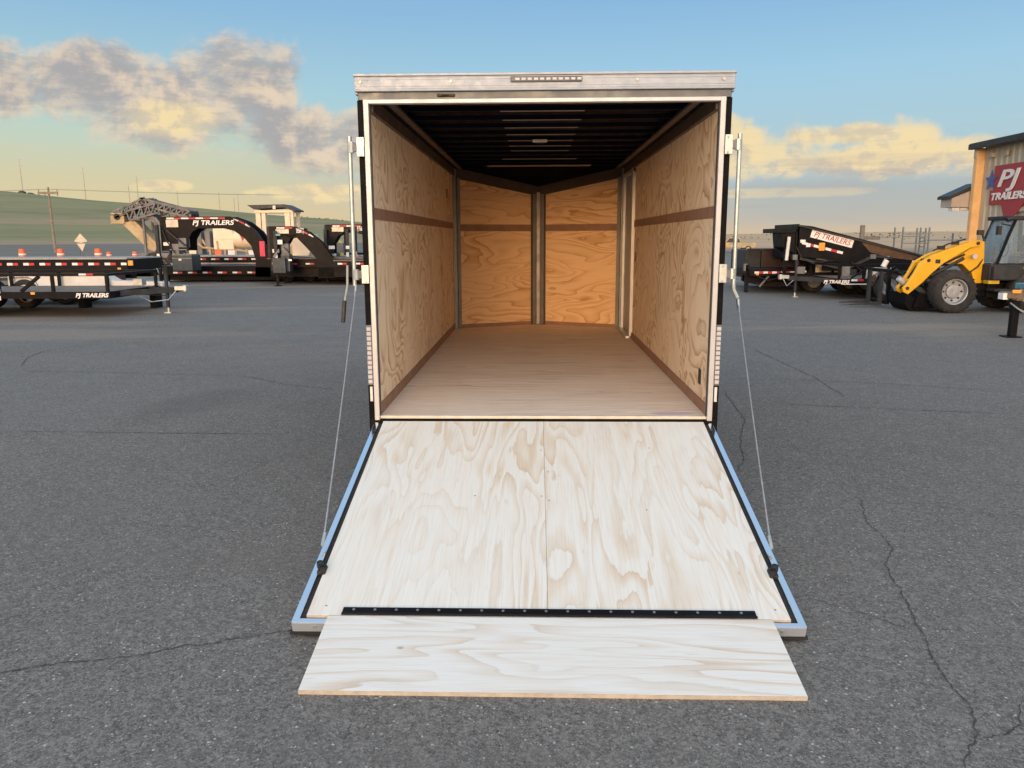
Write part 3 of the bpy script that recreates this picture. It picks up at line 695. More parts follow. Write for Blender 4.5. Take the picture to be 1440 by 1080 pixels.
# ramp: a part with its own slope
RA = math.atan2(.405, 1.715)
ramp = part(MB().box(-.97, .97, -1.70, .010, -.045, -.0135), 'ramp_door', 'black_skin', label='rear ramp door lowered to the ground')
ramp.data.transform(Matrix.Translation((0, 2.0, 0)))
ramp.location = (0, -2.005, .488); ramp.rotation_euler = (RA, 0, 0)
def rp(b, name, mt, bevel=0.0, **kw): return b.build(name, mt, ramp, bevel, **kw)
rp(MB().box(-.966, .0052, -1.755, -.024, -.013, 0.0), 'ramp_sheet', 'ply_ramp', .0008)
rp(MB().box(.0065, .966, -1.755, -.024, -.013, 0.0), 'ramp_sheet', 'ply_ramp', .0008)
rp(MB().box(-.966, .966, -1.7585, -1.7555, -.012, -.001), 'ramp_sheet_edge', 'ply_edge')
for s in (-1, 1):
    rp(MB().box(s * .991, s * 1.021, -1.79, -.025, -.055, -.008), 'frame_rail', 'aluminium_rail', .002)
    rp(MB().box(s * .967, s * .9905, -1.764, -.01, -.032, -.016), 'edge_gasket', 'rubber')
    kb = rp(MB().box(s * .955, s * .992, -1.50, -1.445, -.008, .014), 'cable_anchor', 'black_plastic', .006)
    rp(MB().cyl((s * .985, -1.455, .004), (s * .985, -1.455, .034), .015, 12).cyl((s * .968, -1.49, .004), (s * .968, -1.49, .026), .012, 12), 'anchor_knob', 'black_plastic', .002)
rp(MB().box(-1.021, 1.021, -1.79, -1.765, -.055, -.0082), 'frame_end_rail', 'aluminium_rail', .002)
rp(MB().box(-1.018, 1.018, -1.7925, -1.79, -.052, -.012), 'frame_end_face', 'aluminium', .0)
rp(MB().box(-1.03, 1.03, -1.797, -1.775, -.066, -.0555), 'bottom_seal', 'rubber', .002)
rp(MB().box(-.99, .99, -1.72, -1.60, -.085, -.067).box(-.85, -.6, -1.76, -1.60, -.095, -.067).box(.6, .85, -1.76, -1.60, -.095, -.067), 'ramp_foot', 'dark_grey')
for x in (-.925, .925): rp(MB().cyl((x, -1.792, -.027), (x, -1.796, -.027), .006, 10), 'rail_screw', 'zinc')
rp(MB().box(-.825, .835, -1.752, -1.712, .0005, .0055).cyl((-.825, -1.752, .006), (.835, -1.752, .006), .006, 8), 'flap_hinge', 'black_paint', .001)
b = MB()
for i in range(19):
    x = -.78 + i * .0865; b.cyl((x, -1.728, .005), (x, -1.728, .0085), .006, 8)
rp(b, 'hinge_screws', 'screw_steel', kind='stuff')
b = MB()
for (x, ylist) in ((-.012, (-.38, -.86)), (.025, (-.62, -.90)), (-.90, (-1.70,)), (.92, (-1.70,)), (-.35, (-.86,)), (.5, (-.98,))):
    for y in ylist: b.cyl((x, y, -.002), (x, y, .0012), .0042, 8)
rp(b, 'sheet_screws', 'screw_steel', kind='stuff')
# flap, hinged at the ramp end and resting on the ground
flap = rp(MB().box(-.878, .893, -.415, .0, -.018, 0.0), 'ramp_flap', 'ply_flap', .0008)
flap.location = (0, -1.762, .003); flap.rotation_euler = (R(9.6) - RA, 0, 0)
MB().box(-.878, .893, -.4185, -.4155, -.0178, -.0006).build('flap_edge', 'ply_edge', flap)

# ------------------------------------------------------------------ other trailers on the lot
def utility_trailer(loc, label, sgn=1, text_x=(.55, 1.24), length=6.2, mirrored=False, lettering='PJ TRAILERS', deck='deck_board', top_rail=True, wheelx=-3.75, posts=True):
    """tongue tip at local x = 0, body runs towards sgn*-x"""
    t_ = thing('utility_trailer', label, 'trailer', loc)
    S = -sgn
    X0 = 1.15                     # tongue length
    def bx(x0, x1, y0, y1, z0, z1, name, mt, bevel=0.0, parent=None): return MB().box(S * x0, S * x1, y0, y1, z0, z1).build(name, mt, parent or t_, bevel)
    W_ = 2.05
    b = MB()
    for y in (0, W_): b.box(S * X0, S * length, y, y + .06, .39, .53)
    b.box(S * X0, S * (X0 + .06), .06, W_, .39, .53); b.box(S * (length - .06), S * length, .06, W_, .39, .53)
    for i in range(7): b.box(S * (X0 + .4 + i * .7), S * (X0 + .44 + i * .7), .06, W_, .40, .50)
    b.build('frame', 'black_paint', t_)
    b = MB().bar((S * .25, W_ / 2, .50), (S * (X0 + .3), .25, .46), .07, .11).bar((S * .25, W_ / 2 + .03, .50), (S * (X0 + .3), W_ - .2, .46), .07, .11)
    b.build('tongue', 'dark_grey', t_)
    MB().box(S * .0, S * .26, W_ / 2 - .06, W_ / 2 + .08, .49, .58).cyl((S * .05, W_ / 2, .47), (S * .05, W_ / 2, .60), .06, 12).build('coupler', 'zinc', t_, .006)
    j = MB().cyl((S * .45, W_ / 2, .12), (S * .45, W_ / 2, .98), .038, 12).build('tongue_jack', 'dark_grey', t_, smooth=True)
    MB().cyl((S * .45, W_ / 2, .02), (S * .45, W_ / 2, .32), .028, 10).box(S * .38, S * .52, W_ / 2 - .07, W_ / 2 + .07, .0, .02).build('jack_foot', 'zinc', j)
    MB().tube([(S * .45, W_ / 2, .95), (S * .45, W_ / 2 - .12, .95), (S * .45, W_ / 2 - .12, .86)], .012, 6).build('jack_crank', 'dark_grey', j)
    if posts:
        n = 6
        for y in (0, W_):
            for i in range(n):
                x = X0 + .05 + (length - X0 - .1) * i / (n - 1)
                bx(x - .03, x + .03, y + .005, y + .055, .531, .845, 'rail_post', 'black_paint')
            if top_rail: bx(X0, length, y, y + .06, .846, .90, 'top_rail', 'black_paint', .004)
        bx(X0, X0 + .06, .06, W_, .846, .90, 'top_rail', 'black_paint', .004)
    for i in range(9):
        y = .07 + i * .215; bx(X0 + .07, length - .07, y, y + .205, .505, .53, 'deck_plank', deck)
    xs2 = (wheelx, wheelx - .85)
    for xw in xs2:
        for y in (-.14, W_ + .20):
            wheel_parts(t_, S * -xw, y, .345, .345, .20)
    for y0, y1 in ((-.27, .0), (W_ + .06, W_ + .33)):
        b = MB(); n = 10; c0, c1 = -xs2[0] - .42, -xs2[1] + .42
        prof = [(c0, .42), (c0 + .1, .64), (c0 + .28, .74), (c1 - .28, .74), (c1 - .1, .64), (c1, .42), (c1 - .03, .42), (c1 - .12, .625), (c1 - .29, .715), (c0 + .29, .715), (c0 + .12, .625), (c0 + .03, .42)]
        b.prism([(S * q[0], q[1]) for q in prof], y0, y1, 'y'); b.build('fender', 'aluminium_rail', t_)
    xm = (text_x[0] + text_x[1]) / 2 + X0 - .55
    if lettering: text(lettering, .115, 'letter_white', t_, (S * xm, -.004, .455), width=text_x[1] - text_x[0], shear=.25, bold=.004)
    bx(X0 + .1, X0 + .34, -.004, .0, .60 + .0, .60, 'x', 'tape_red') if False else None
    bx(X0 + 1.55, X0 + 1.64, -.012, -.001, .475, .525, 'side_marker', 'lens_amber', .004)
    return t_
A = utility_trailer((-7.56, 11.0, 0), 'black single-rail utility trailer with lettering on its frame, nearest at left edge', 1, (.58, 1.27), 6.9, wheelx=-4.35)
# white load behind its rails
b = MB()
wb = thing('beam_stack', 'long low white beam on dark stands behind the rails of the leftmost utility trailer', 'beam', (-10.4, 13.35, 0))
MB().prism([(-1.9, .50), (-1.9, .77), (.40, .77), (.62, .64), (1.75, .60), (1.75, .50)], -.18, .18, 'y').build('block_body', 'white_paint', wb, .02)
for x in (-1.7, -.3, 1.4): MB().box(x, x + .15, -.15, .15, 0, .499).build('stand', 'black_matte', wb)

def flatbed(loc, label, length, z0, z1, deck_mt='deck_grey', tape_z=None, wheels=(), tape=(0.0, 0.0), width=2.3, face='black_paint', seg=.15, gap=.3, posts=(), rz=0.0):
    """deck runs from x=0 to x=length; near side at y=0"""
    f_ = thing('flatbed_trailer', label, 'trailer', loc, rz)
    b = MB().box(0, length, 0, .07, z0, z1 - .035).box(0, length, width - .07, width, z0, z1 - .035).box(0, .08, .07, width - .07, z0, z1 - .035).box(length - .08, length, .07, width - .07, z0, z1 - .035)
    b.build('side_frame', face, f_)
    MB().box(0.05, length - .05, .35, .50, z0 - .2, z0 - .002).box(0.05, length - .05, width - .5, width - .35, z0 - .2, z0 - .002).build('main_beam', 'black_paint', f_)
    n = 8
    for i in range(n):
        w_ = (width + .02) / n; MB().box(0.0, length, -.01 + i * w_, -.01 + (i + 1) * w_ - .008, z1 - .034, z1).build('deck_plank', deck_mt, f_)
    if tape_z: tape_row(f_, tape[0], tape[1], -.001, tape_z, .06, seg, gap)
    for xw in wheels:
        for y in (.34, width - .34): wheel_parts(f_, xw, y, .33, .33, .3)
    for xp in posts:
        MB().box(xp - .04, xp + .04, .3, .38, .0, z0).box(xp - .1, xp + .1, .24, .44, 0, .02).build('support_leg', 'black_paint', f_)
    for xp in (.2, length - .2):
        MB().box(xp - .04, xp + .04, -.012, -.001, z0 + .02, z0 + .07).build('side_marker', 'lens_amber', f_)
    return f_
B = flatbed((-18.2, 13.95, 0), 'black deck-over flatbed trailer with red and white tape row behind the utility trailer', 8.35, .84, 1.145, 'deck_grey', 1.0, (5.7, 6.6), (3.0, 8.35), 1.7, seg=.135, gap=.13)
MB().box(8.38, 8.50, -.03, .01, .96, 1.08).build('corner_lamp', 'lens_amber', B, .01)
MB().box(0, 8.2, .1, .16, .60, .80).build('lower_rail', 'rust_brown', B)
MB().box(4.9, 8.1, -.02, .05, .36, .50).build('axle_beam', 'black_paint', B)
G1 = flatbed((-14.4, 26.2, 0), 'flatbed trailer deck with red and white tape seen through the first gooseneck arch', 9.0, .56, .92, 'deck_grey', .80, (5.5, 6.3), (.4, 8.8), 2.3, seg=.17, gap=.2, posts=(.6,))
MB().box(.2, 8.8, -.03, .0, .56, .66).build('rub_rail', 'galvanised', G1)
G2 = flatbed((-14.15, 24.05, 0), 'low equipment trailer with tape row standing under the first gooseneck neck', 7.6, .27, .60, 'black_paint', .36, (4.9, 5.7), (.1, 7.5), 2.0, seg=.17, gap=.22, posts=(.3, 2.3))

def gooseneck(loc, label, length=9.5, neck=3.7, top=2.35, beam=.36, rz=0.0, lettering=True, legs=(.1,), toolbox=True, bed_z=(.60, .92), foot=0.0, up_w=1.0):
    """coupler end at x=0, top beam runs to +x, arch comes down at x=neck, deck beyond"""
    g_ = thing('gooseneck_trailer', label, 'trailer', loc, rz)
    tb = top - beam; W_ = 2.3
    # arched side rails
    outer = [(.2, top), (neck - 1.05, top), (neck - .55, top - .18), (neck - .15, top - .52), (neck + .12, top - .95), (neck + .25, bed_z[1] + .02), (neck + .25, .26)]
    inner = [(neck - .30, .26), (neck - .26, bed_z[1] - .05), (neck - .38, top - 1.0), (neck - .62, top - .72), (neck - .95, tb - .12), (neck - 1.4, tb - .01), (up_w + .45, tb), (up_w + .18, tb - .14), (up_w + .02, tb - .4), (up_w, tb - .8), (.2, tb - .8)]
    for y in (0.25, .95):
        b = MB()
        # flange and web give the I-beam look
        b.prism(outer + inner, y + .03, y + .07, 'y'); o = b.build('neck_side', 'black_paint', g_)
        b = MB(); b.box(.2, neck - 1.05, y, y + .10, top, top + .02)
        for (x0, z0), (x1, z1) in zip(outer[1:-2], outer[2:-1]): b.bar((x0, y + .05, z0), (x1, y + .05, z1), .10, .02)
        b.box(up_w + .45, neck - 1.4, y, y + .10, tb - .022, tb - .001)
        b.build('neck_flange', 'black_paint', g_)
    MB().box(.0, .2, W_ / 2 - .15, W_ / 2 + .15, tb - .8, top + .02).build('coupler_post', 'dark_grey', g_, .01)
    MB().cyl((.1, W_ / 2, tb - 1.25), (.1, W_ / 2, tb - .8), .06, 12).build('ball_coupler', 'dark_grey', g_)
    b = MB()
    for x in (.5, 1.3, neck - 1.2): b.box(x, x + .09, .35, .95, tb + .05, top - .05)
    b.build('cross_member', 'black_paint', g_)
    # jack legs
    for xl in legs:
        for y in (.12, W_ - .22):
            j_ = MB().box(xl - .055, xl + .055, y - .055, y + .055, .55, tb + .1).build('jack_leg', 'dark_grey', g_, .005)
            MB().box(xl - .04, xl + .04, y - .04, y + .04, .02, .549).box(xl - .11, xl + .11, y - .11, y + .11, .0, .02).build('jack_foot', 'black_paint', j_)
            MB().box(xl - .05, xl + .05, y - .0595, y - .056, .86, 1.08).build('leg_sticker', 'letter_white', j_)
    if toolbox:
        tb_ = MB().box(.55, up_w + .12, .22, .95, .48, 1.02).build('toolbox', 'toolbox_blue', g_, .012)
        MB().box(.56, up_w + .11, .205, .22, .90, .93).build('toolbox_lid', 'mid_grey', tb_)
        MB().box(.80, .90, .20, .222, .84, .90).build('latch', 'zinc', tb_)
        MB().box(.55, up_w + .1, .25, .9, 1.02, 1.06).box(.58, .82, .24, .6, 1.06, 1.42).build('hydraulic_pump', 'mid_grey', g_)
    MB().box(.28, .50, .246, .279, tb - .62, tb - .5).build('white_plate', 'letter_white', g_)
    # deck
    fr = MB().box(neck + .25, length, 0, .07, bed_z[0], bed_z[1] - .035).box(neck + .25, length, W_ - .07, W_, bed_z[0], bed_z[1] - .035)
    for i in range(8): fr.box(neck + .4 + i * (length - neck - .6) / 7, neck + .46 + i * (length - neck - .6) / 7, .07, W_ - .07, bed_z[0], bed_z[1] - .04)
    fr.box(neck - .3, length, .28, .36, bed_z[0] - .34, bed_z[0] - .002).box(neck - .3, length, W_ - .36, W_ - .28, bed_z[0] - .34, bed_z[0] - .002)
    fr.build('deck_frame', 'black_paint', g_)
    for i in range(8):
        MB().box(neck + .25, length, i * .288, i * .288 + .28, bed_z[1] - .034, bed_z[1]).build('deck_plank', 'deck_board', g_)
    tape_row(g_, neck + .4, length, -.001, bed_z[0] + .12, .055, .15, .3)
    for xw in (length - 2.6, length - 1.7):
        for y in (.3, W_ - .3): wheel_parts(g_, xw, y, .36, .36, .3)
    # tape and lettering on the neck
    tape_row(g_, .45, neck - 1.0, .279, top - .035, .055, .26, 0.0, first=0)
    for i in range(3):
        x0, z0 = neck - .95 + i * .2, top - .05 - i * .10
        MB().bar((x0, .276, z0), (x0 + .17, .276, z0 - .085), .005, .05, (0, 0, 1)).build('reflective_strip', 'tape_red' if i % 2 else 'tape_white', g_)
    if lettering:
        text('PJ TRAILERS', .22, 'letter_white', g_, ((1.35 + neck - .95) / 2, .274, top - beam * .55), width=min(1.7, neck - 2.3), shear=.2, bold=.006)
        MB().box(.42, .85, .276, .279, tb + .02, top - .08).build('decal_plate', 'sign_back', g_)
    return g_
C = gooseneck((-13.42, 22.5, 0), 'black gooseneck trailer with long arched neck, nearest the gravel conveyor', 10.0, 3.78, 2.34, .36, 0.0, True, (.15,), True, up_w=1.15)
MB().box(3.72, 3.90, .20, .25, .98, 1.50).build('red_marker', 'red_plastic', C)
Dg = gooseneck((-9.15, 21.4, 0), 'second black gooseneck trailer with toolbox under its short neck, left of the pale machine housing', 6.6, 2.05, 1.98, .24, R(9), True, (.42,), True, bed_z=(.62, .86), up_w=.72)
Eg = gooseneck((-7.98, 24.2, 0), 'third black gooseneck trailer with grey leg, partly hidden behind the left lock bar', 8.0, 2.6, 2.08, .26, R(4), True, (.2, 1.0), True, bed_z=(.62, .86), up_w=.45)
F = flatbed((-11.2, 30.5, 0), 'farthest flatbed trailer at left with reddish tape behind the gooseneck legs', 8.2, .35, .80, 'deck_grey', .5, (5.0, 5.9), (.1, 8.0), 2.3, seg=.2, gap=.12, posts=(.4,))
FL = thing('stake_trailer', 'black trailer with red and white taped top rail behind the third gooseneck', 'trailer', (-8.0, 27.6, 0))
MB().box(0, 3.2, 0, .08, 1.95, 2.15).build('top_rail', 'white_paint', FL); MB().box(0, 3.2, .1, 2.2, .8, 1.0).build('deck', 'black_paint', FL)
for x in (.1, 1.1, 2.1, 3.05): MB().box(x, x + .07, .01, .07, .0, 1.949).build('stake', 'black_paint', FL)
tape_row(FL, .05, 3.15, -.001, 2.09, .06, .16, .06)

# ------------------------------------------------------------------ machines behind the left trailers
cv = thing('conveyor', 'grey and tan gravel conveyor with folded boom rising behind the first gooseneck', 'conveyor', (-21.0, 38.0, 0))
b = MB()
P_ = [(-1.9, 2.62), (-1.1, 3.1), (-.5, 3.62), (.15, 3.66)]; Q_ = [(.15, 3.66), (.75, 3.25), (1.4, 3.02), (2.4, 2.9)]
def truss(b, p, q, y0, y1, h, n, r=.035):
    p, q = Vector((p[0], 0, p[1])), Vector((q[0], 0, q[1])); d_ = (q - p).normalized(); up = Vector((-d_.z, 0, d_.x)) * h
    for y in (y0, y1):
        yv = Vector((0, y, 0)); b.bar(p + yv, q + yv, r * 2, r * 2); b.bar(p + yv + up, q + yv + up, r * 2, r * 2)
        for i in range(n):
            a_ = p.lerp(q, i / n) + yv; c_ = p.lerp(q, (i + 1) / n) + yv
            b.bar(a_, c_ + up, r * 1.4, r * 1.4); b.bar(a_, a_ + up, r * 1.4, r * 1.4)
truss(b, (-1.7, 2.75), (.1, 3.5), -.5, .5, .32, 6, .05); truss(b, (-.35, 3.45), (2.3, 2.75), -.5, .5, .34, 8, .05); truss(b, (-.9, 2.6), (.7, 3.0), -.6, .6, .5, 4, .05)
b.build('boom_truss', 'machine_grey', cv)
b = MB()
b.bar((-1.75, 0, 2.85), (.05, 0, 3.6), .9, .10); b.bar((.0, 0, 3.55), (2.4, 0, 2.85), .9, .10); b.build('belt', 'dark_grey', cv)
MB().prism([(-.6, 3.3), (-.35, 3.72), (.2, 3.78), (.35, 3.4), (-.1, 3.1)], -.45, .45, 'y').build('drive_housing', 'machine_grey', cv, .03)
MB().box(-2.0, -1.25, -.5, .5, 2.42, 2.86).box(-1.95, -1.1, -.55, .55, 2.92, 3.0).build('tail_hopper', 'machine_tan', cv, .02)
MB().prism([(-1.45, 2.45), (-.75, 2.62), (.35, 1.4), (.35, .9), (-.05, 1.0)], -.42, .42, 'y').build('chute', 'machine_tan', cv, .02)
MB().bar((.0, 0, 2.9), (.75, 0, 2.3), .9, .28).bar((.45, -.5, 2.75), (.9, -.5, 2.15), .1, .12).build('screen_deck', 'machine_grey', cv)
MB().cyl((-1.62, -.55, 2.80), (-1.62, .55, 2.80), .17, 14).cyl((2.3, -.5, 2.95), (2.3, .5, 2.95), .15, 14).build('roller', 'dark_grey', cv)
b = MB()
for x in (-.2, 1.2, 2.4):
    for y in (-.5, .5): b.bar((x, y, 0), (x, y, 2.9), .1, .1)
b.box(-.6, 2.8, -.6, .6, .6, .85); b.build('support_frame', 'machine_grey', cv)
for x in (.3, 1.5):
    for y in (-.75, .75): wheel_parts(cv, x, y, .45, .45, .28)

tk = thing('tank_machine', 'cream tank machine with red emblem and pipework seen through the first gooseneck arch', 'machine', (-14.0, 31.5, 0))
MB().cyl((-.72, 0, 1.62), (1.25, 0, 1.62), .47, 26).build('tank', 'cream_paint', tk, smooth=True)
MB().lathe([(.47, 0), (.40, .12), (.2, .2), (0, .22)], (1.25, 0, 1.62), 'x', 26).build('tank_end', 'cream_paint', tk, smooth=True)
MB().box(-.78, .15, -.46, -.30, 1.1, 2.08).build('side_housing', 'cream_paint', tk, .03)
MB().prism([(.45, 1.80), (.62, 1.72), (.75, 1.84), (.68, 1.62), (.58, 1.50), (.52, 1.66)], -.49, -.462, 'y').build('emblem', 'sign_red', tk)
b = MB()
b.tube([(-1.9, -.4, 1.9), (-1.7, -.4, 1.5), (-1.3, -.4, 1.2), (-.8, -.4, 1.15)], .05); b.tube([(-1.5, -.3, 2.1), (-1.4, -.3, 1.6), (-1.0, -.3, 1.0)], .06); b.tube([(.3, -.5, 1.1), (.8, -.5, 1.0), (1.2, -.5, .8), (1.6, -.5, .95)], .05)
b.tube([(-.6, -.5, 1.5), (-.55, -.5, .8)], .03); b.build('hose', 'machine_tan', tk)
b = MB().box(-1.6, -1.35, -.4, .1, .9, 2.0).box(-1.2, -.95, -.4, .0, 1.2, 1.95).box(-1.0, -.8, -.4, 0, .7, 1.15); b.build('engine_block', 'machine_grey', tk, .02)
b = MB()
for x in (-1.8, -1.0, -.3, .2, .7, 1.3): b.box(x, x + .09, -.5, -.4, .55, 1.12)
b.box(-2.0, 1.7, -.5, .5, .72, .86); b.build('base_frame', 'machine_tan', tk)
for x, mt_ in ((-.72, 'orange_plastic'), (-.1, 'white_paint'), (.85, 'white_paint'), (-1.9, 'cream_paint')): MB().box(x, x + .32, -.55, -.505, .86, 1.08).build('panel', mt_, tk, .01)
for x in (-1.3, .9):
    for y in (-.55, .55): wheel_parts(tk, x, y, .42, .42, .25)

hs = thing('machine_housing', 'pale cream machine housing with sloped side seen through the second gooseneck neck', 'machine', (-9.5, 27.2, 0))
MB().prism([(-.62, .80), (-.5, 1.15), (-.2, 1.76), (.5, 1.76), (.5, 1.2), (.3, .80)], -.5, .5, 'y').build('housing', 'cream_paint', hs, .02)
MB().prism([(-.66, .81), (-.3, 1.35), (-.3, .95), (-.1, .81)], -.53, -.502, 'y').build('side_flap', 'machine_tan', hs)
MB().box(-.7, .6, -.4, .4, .25, .79).build('chassis', 'dark_grey', hs, .02)
for x in (-.45, .35):
    for y in (-.45, .45): wheel_parts(hs, x, y, .28, .28, .2)
yt = thing('water_tank', 'small yellow tank standing on a stand behind the third gooseneck', 'tank', (-7.85, 26.6, 0))
MB().cyl((0, 0, .9), (0, 0, 1.38), .17, 16).cyl((0, 0, 1.38), (0, 0, 1.52), .17, 16, .05).build('tank', 'yellow_tank', yt, smooth=True)
MB().box(-.16, -.12, -.16, -.12, 0, .9).box(.12, .16, -.16, -.12, 0, .9).box(-.16, -.12, .12, .16, 0, .9).box(.12, .16, .12, .16, 0, .9).box(-.17, .17, -.17, .17, .86, .9).build('stand', 'dark_grey', yt)

bo = thing('control_booth', 'open cream control booth under a dark flat canopy on the far side of the lot', 'booth', (-16.4, 45.0, 0))
MB().prism([(-1.5, 3.66), (.8, 3.70), (1.55, 3.34), (1.5, 3.26), (.78, 3.5), (-1.1, 3.40)], -.9, .9, 'y').build('canopy', 'roof_dark', bo, .02)
for x, w in ((-1.05, .30), (-.68, .24), (.78, .32), (1.14, .18)): MB().box(x, x + w, -.75, -.55, 1.7, 3.2).build('pillar', 'cream_paint', bo, .01)
for x, w in ((-1.05, .2), (1.1, .2)): MB().box(x, x + w, .55, .75, 1.7, 3.2).build('pillar', 'cream_paint', bo, .01)
MB().box(-1.1, 1.35, -.8, .8, 3.2, 3.34).build('lintel', 'cream_paint', bo)
MB().box(-1.3, 1.5, -.9, .9, 1.1, 1.7).box(-1.1, 1.2, -.7, .7, 0, 1.1).build('base', 'cream_paint', bo)
MB().box(.12, .3, -.95, -.91, 3.4, 3.62).build('lamp', 'lens_clear', bo)

# channelizer barrels, sign, poles
br = thing('traffic_barrel', 'tallest orange barrel with white band, leftmost of the barrel row', 'barrel', (-42.75, 59.5, 0), group='orange barrels along the far edge of the lot')
MB().lathe([(0, 0), (.36, 0), (.36, .08), (.29, .1), (.28, .32), (.27, .34), (.265, .72), (.22, .85), (0, .86)], (0, 0, 0), 'z', 16).build('barrel_body', 'orange_plastic', br, smooth=True)
MB().lathe([(.284, .33), (.278, .48)], (0, 0, 0), 'z', 16).build('white_band', 'tape_white', br)
for i, (x, y, lab) in enumerate([(-39.5, 59.5, 'orange barrel second from the left, near the utility pole'), (-37.9, 64, 'small orange barrel just left of the diamond sign'), (-36.6, 60, 'orange barrel just right of the diamond sign'),
                                 (-36.6, 66, 'faint orange barrel farther back right of the diamond sign'), (-33.0, 62, 'orange barrel nearest the first gooseneck')]):
    o = dup(br, (x, y, 0), 0, lab)
    if i in (1, 3, 4): o.scale = (.75, .75, .6)
ob = dup(br, (17.2, 58.0, 0), 0, 'single orange barrel right of the open trailer'); ob.scale = (.8, .8, .8)
sg = thing('road_sign', 'pale back of a diamond road sign above a second plate', 'road sign', (-40.9, 65.0, 0))
MB().prism([(-.62, 1.45), (0, 2.15), (.62, 1.45), (.0, 1.30)], -.02, .0, 'y').build('sign_panel', 'sign_back', sg)
MB().prism([(-.40, 1.25), (.40, 1.25), (.05, .55)], -.02, .0, 'y').build('sign_plate', 'sign_back', sg)
MB().bar((0, .05, 0), (0, .05, 2.0), .06, .06).bar((-.4, .2, 0), (0, .05, 1.2), .04, .04).bar((.4, .2, 0), (0, .05, 1.2), .04, .04).build('sign_stand', 'mid_grey', sg)
up = thing('utility_pole', 'wooden utility pole with crossarm in front of the green hill', 'utility pole', (-62.0, 95, 0))
MB().cyl((0, 0, 0), (-.05, 0, 8.2), .17, 10, .12).build('pole', 'wood_pole', up, smooth=True)
MB().box(-1.35, 1.25, -.20, -.06, 7.35, 7.62).build('crossarm', 'wood_pole', up)
for x in (-1.25, -.45, 1.15): MB().cyl((x, -.1, 7.1), (x, -.1, 7.9 if abs(x) > 1 else 7.35), .05, 8).build('insulator', 'mid_grey', up)
for i in range(3):
    x = (-1.25, -.45, 1.15)[i]
    pts = [(-62 + x - 75 + j * 7.5, 95 - .1 + (j - 10) * .2, 7.95 - .9 * math.sin(math.pi * (j % 10) / 10)) for j in range(15)]
    w_ = MB().tube(pts, .008, 4).build('power_line', 'wire_dark'); tag(w_, ('lowest', 'middle', 'upper')[i] + ' thin power line strung past the wooden utility pole', 'power line', 'power lines over the hill')
tw = [(27, 40, 1), (105, 38, 1), (163, 24, 0), (175, 35, 1), (230, 22, 0), (290, 24, 0), (318, 24, 0), (312, 20, 0)]
for i, (px, h, wide) in enumerate(tw):
    a_ = -.601 + (px / 500) * .377; rr = 1180; s_ = slope_at(a_)
    loc = (math.sin(a_) * rr, math.cos(a_) * rr - 4.5, s_ * 1200 - 1.0)
    H = h * 1.15
    ty_ = thing('transmission_pole', ['tall thin pole above the dark hut on the ridge, leftmost', 'tall thin pole on the ridge right of the wooden utility pole', 'short pole of a close pair on the ridge above the conveyor', 'taller pole of the close pair on the ridge above the conveyor',
          'faint pole on the ridge over the first gooseneck post', 'left pole of the far trio on the ridge over the arch', 'right pole of the far trio on the ridge over the arch', 'middle short pole of the far trio on the ridge'][i], 'power pole', loc, group='poles along the ridge')
    MB().cyl((0, 0, 0), (0, 0, H), .55, 6, .3).build('pole', 'far_metal', ty_)
    MB().box(-3.5 if wide else -2.2, 3.5 if wide else 2.2, -.2, .2, H * .82, H * .82 + .45).build('crossarm', 'far_metal', ty_)
for px, lab in ((26, 'dark hut at the foot of the leftmost ridge pole'), (36, 'smaller dark hut beside the leftmost ridge pole')):
    a_ = -.601 + (px / 500) * .377; s_ = slope_at(a_)
    h_ = thing('hut', lab, 'hut', (math.sin(a_) * 1160, math.cos(a_) * 1160 - 4.5, s_ * 1200 - 1.5))
    MB().box(-3.2, 3.2, -3, 3, 0, 5.0 if px == 26 else 4.0).build('wall', 'door_dark', h_); MB().prism([(-3.6, 4.8), (3.6, 4.8), (0, 6.6)] if px == 26 else [(-3.4, 3.8), (3.4, 3.8), (0, 5.2)], -3.2, 3.2, 'y').build('roof', 'roof_dark', h_)

# ------------------------------------------------------------------ right side
db = thing('dump_body', 'dark reddish brown dump container standing behind the short taped trailer', 'container', (6.4, 19.3, 0))
MB().box(.45, 2.1, 0, 2.0, .12, 1.19).build('body', 'rust_brown', db, .02); MB().box(.0, .449, .1, 1.9, .35, 1.20).build('front_panel', 'dark_grey', db, .02)
for x in (.5, .95, 1.4, 1.85): MB().box(x, x + .07, -.04, -.001, .12, 1.19).build('rib', 'rust_brown', db)
MB().box(.0, 2.15, -.05, .0, 1.192, 1.24).build('top_rim', 'dark_grey', db)
R1 = flatbed((6.10, 17.75, 0), 'short black trailer with taped front beam and thin jack, right of the open cargo trailer', 2.4, .49, .68, 'black_paint', .585, (1.9,), (.12, 1.35), 1.5, seg=.125, gap=0.0)
MB().box(-.05, .05, .3, .4, .0, .80).box(-.3, .0, .32, .38, .50, .56).build('front_jack', 'black_paint', R1)
MB().bar((.55, .1, .48), (.3, .1, .18), .05, .05).build('stay', 'mid_grey', R1)

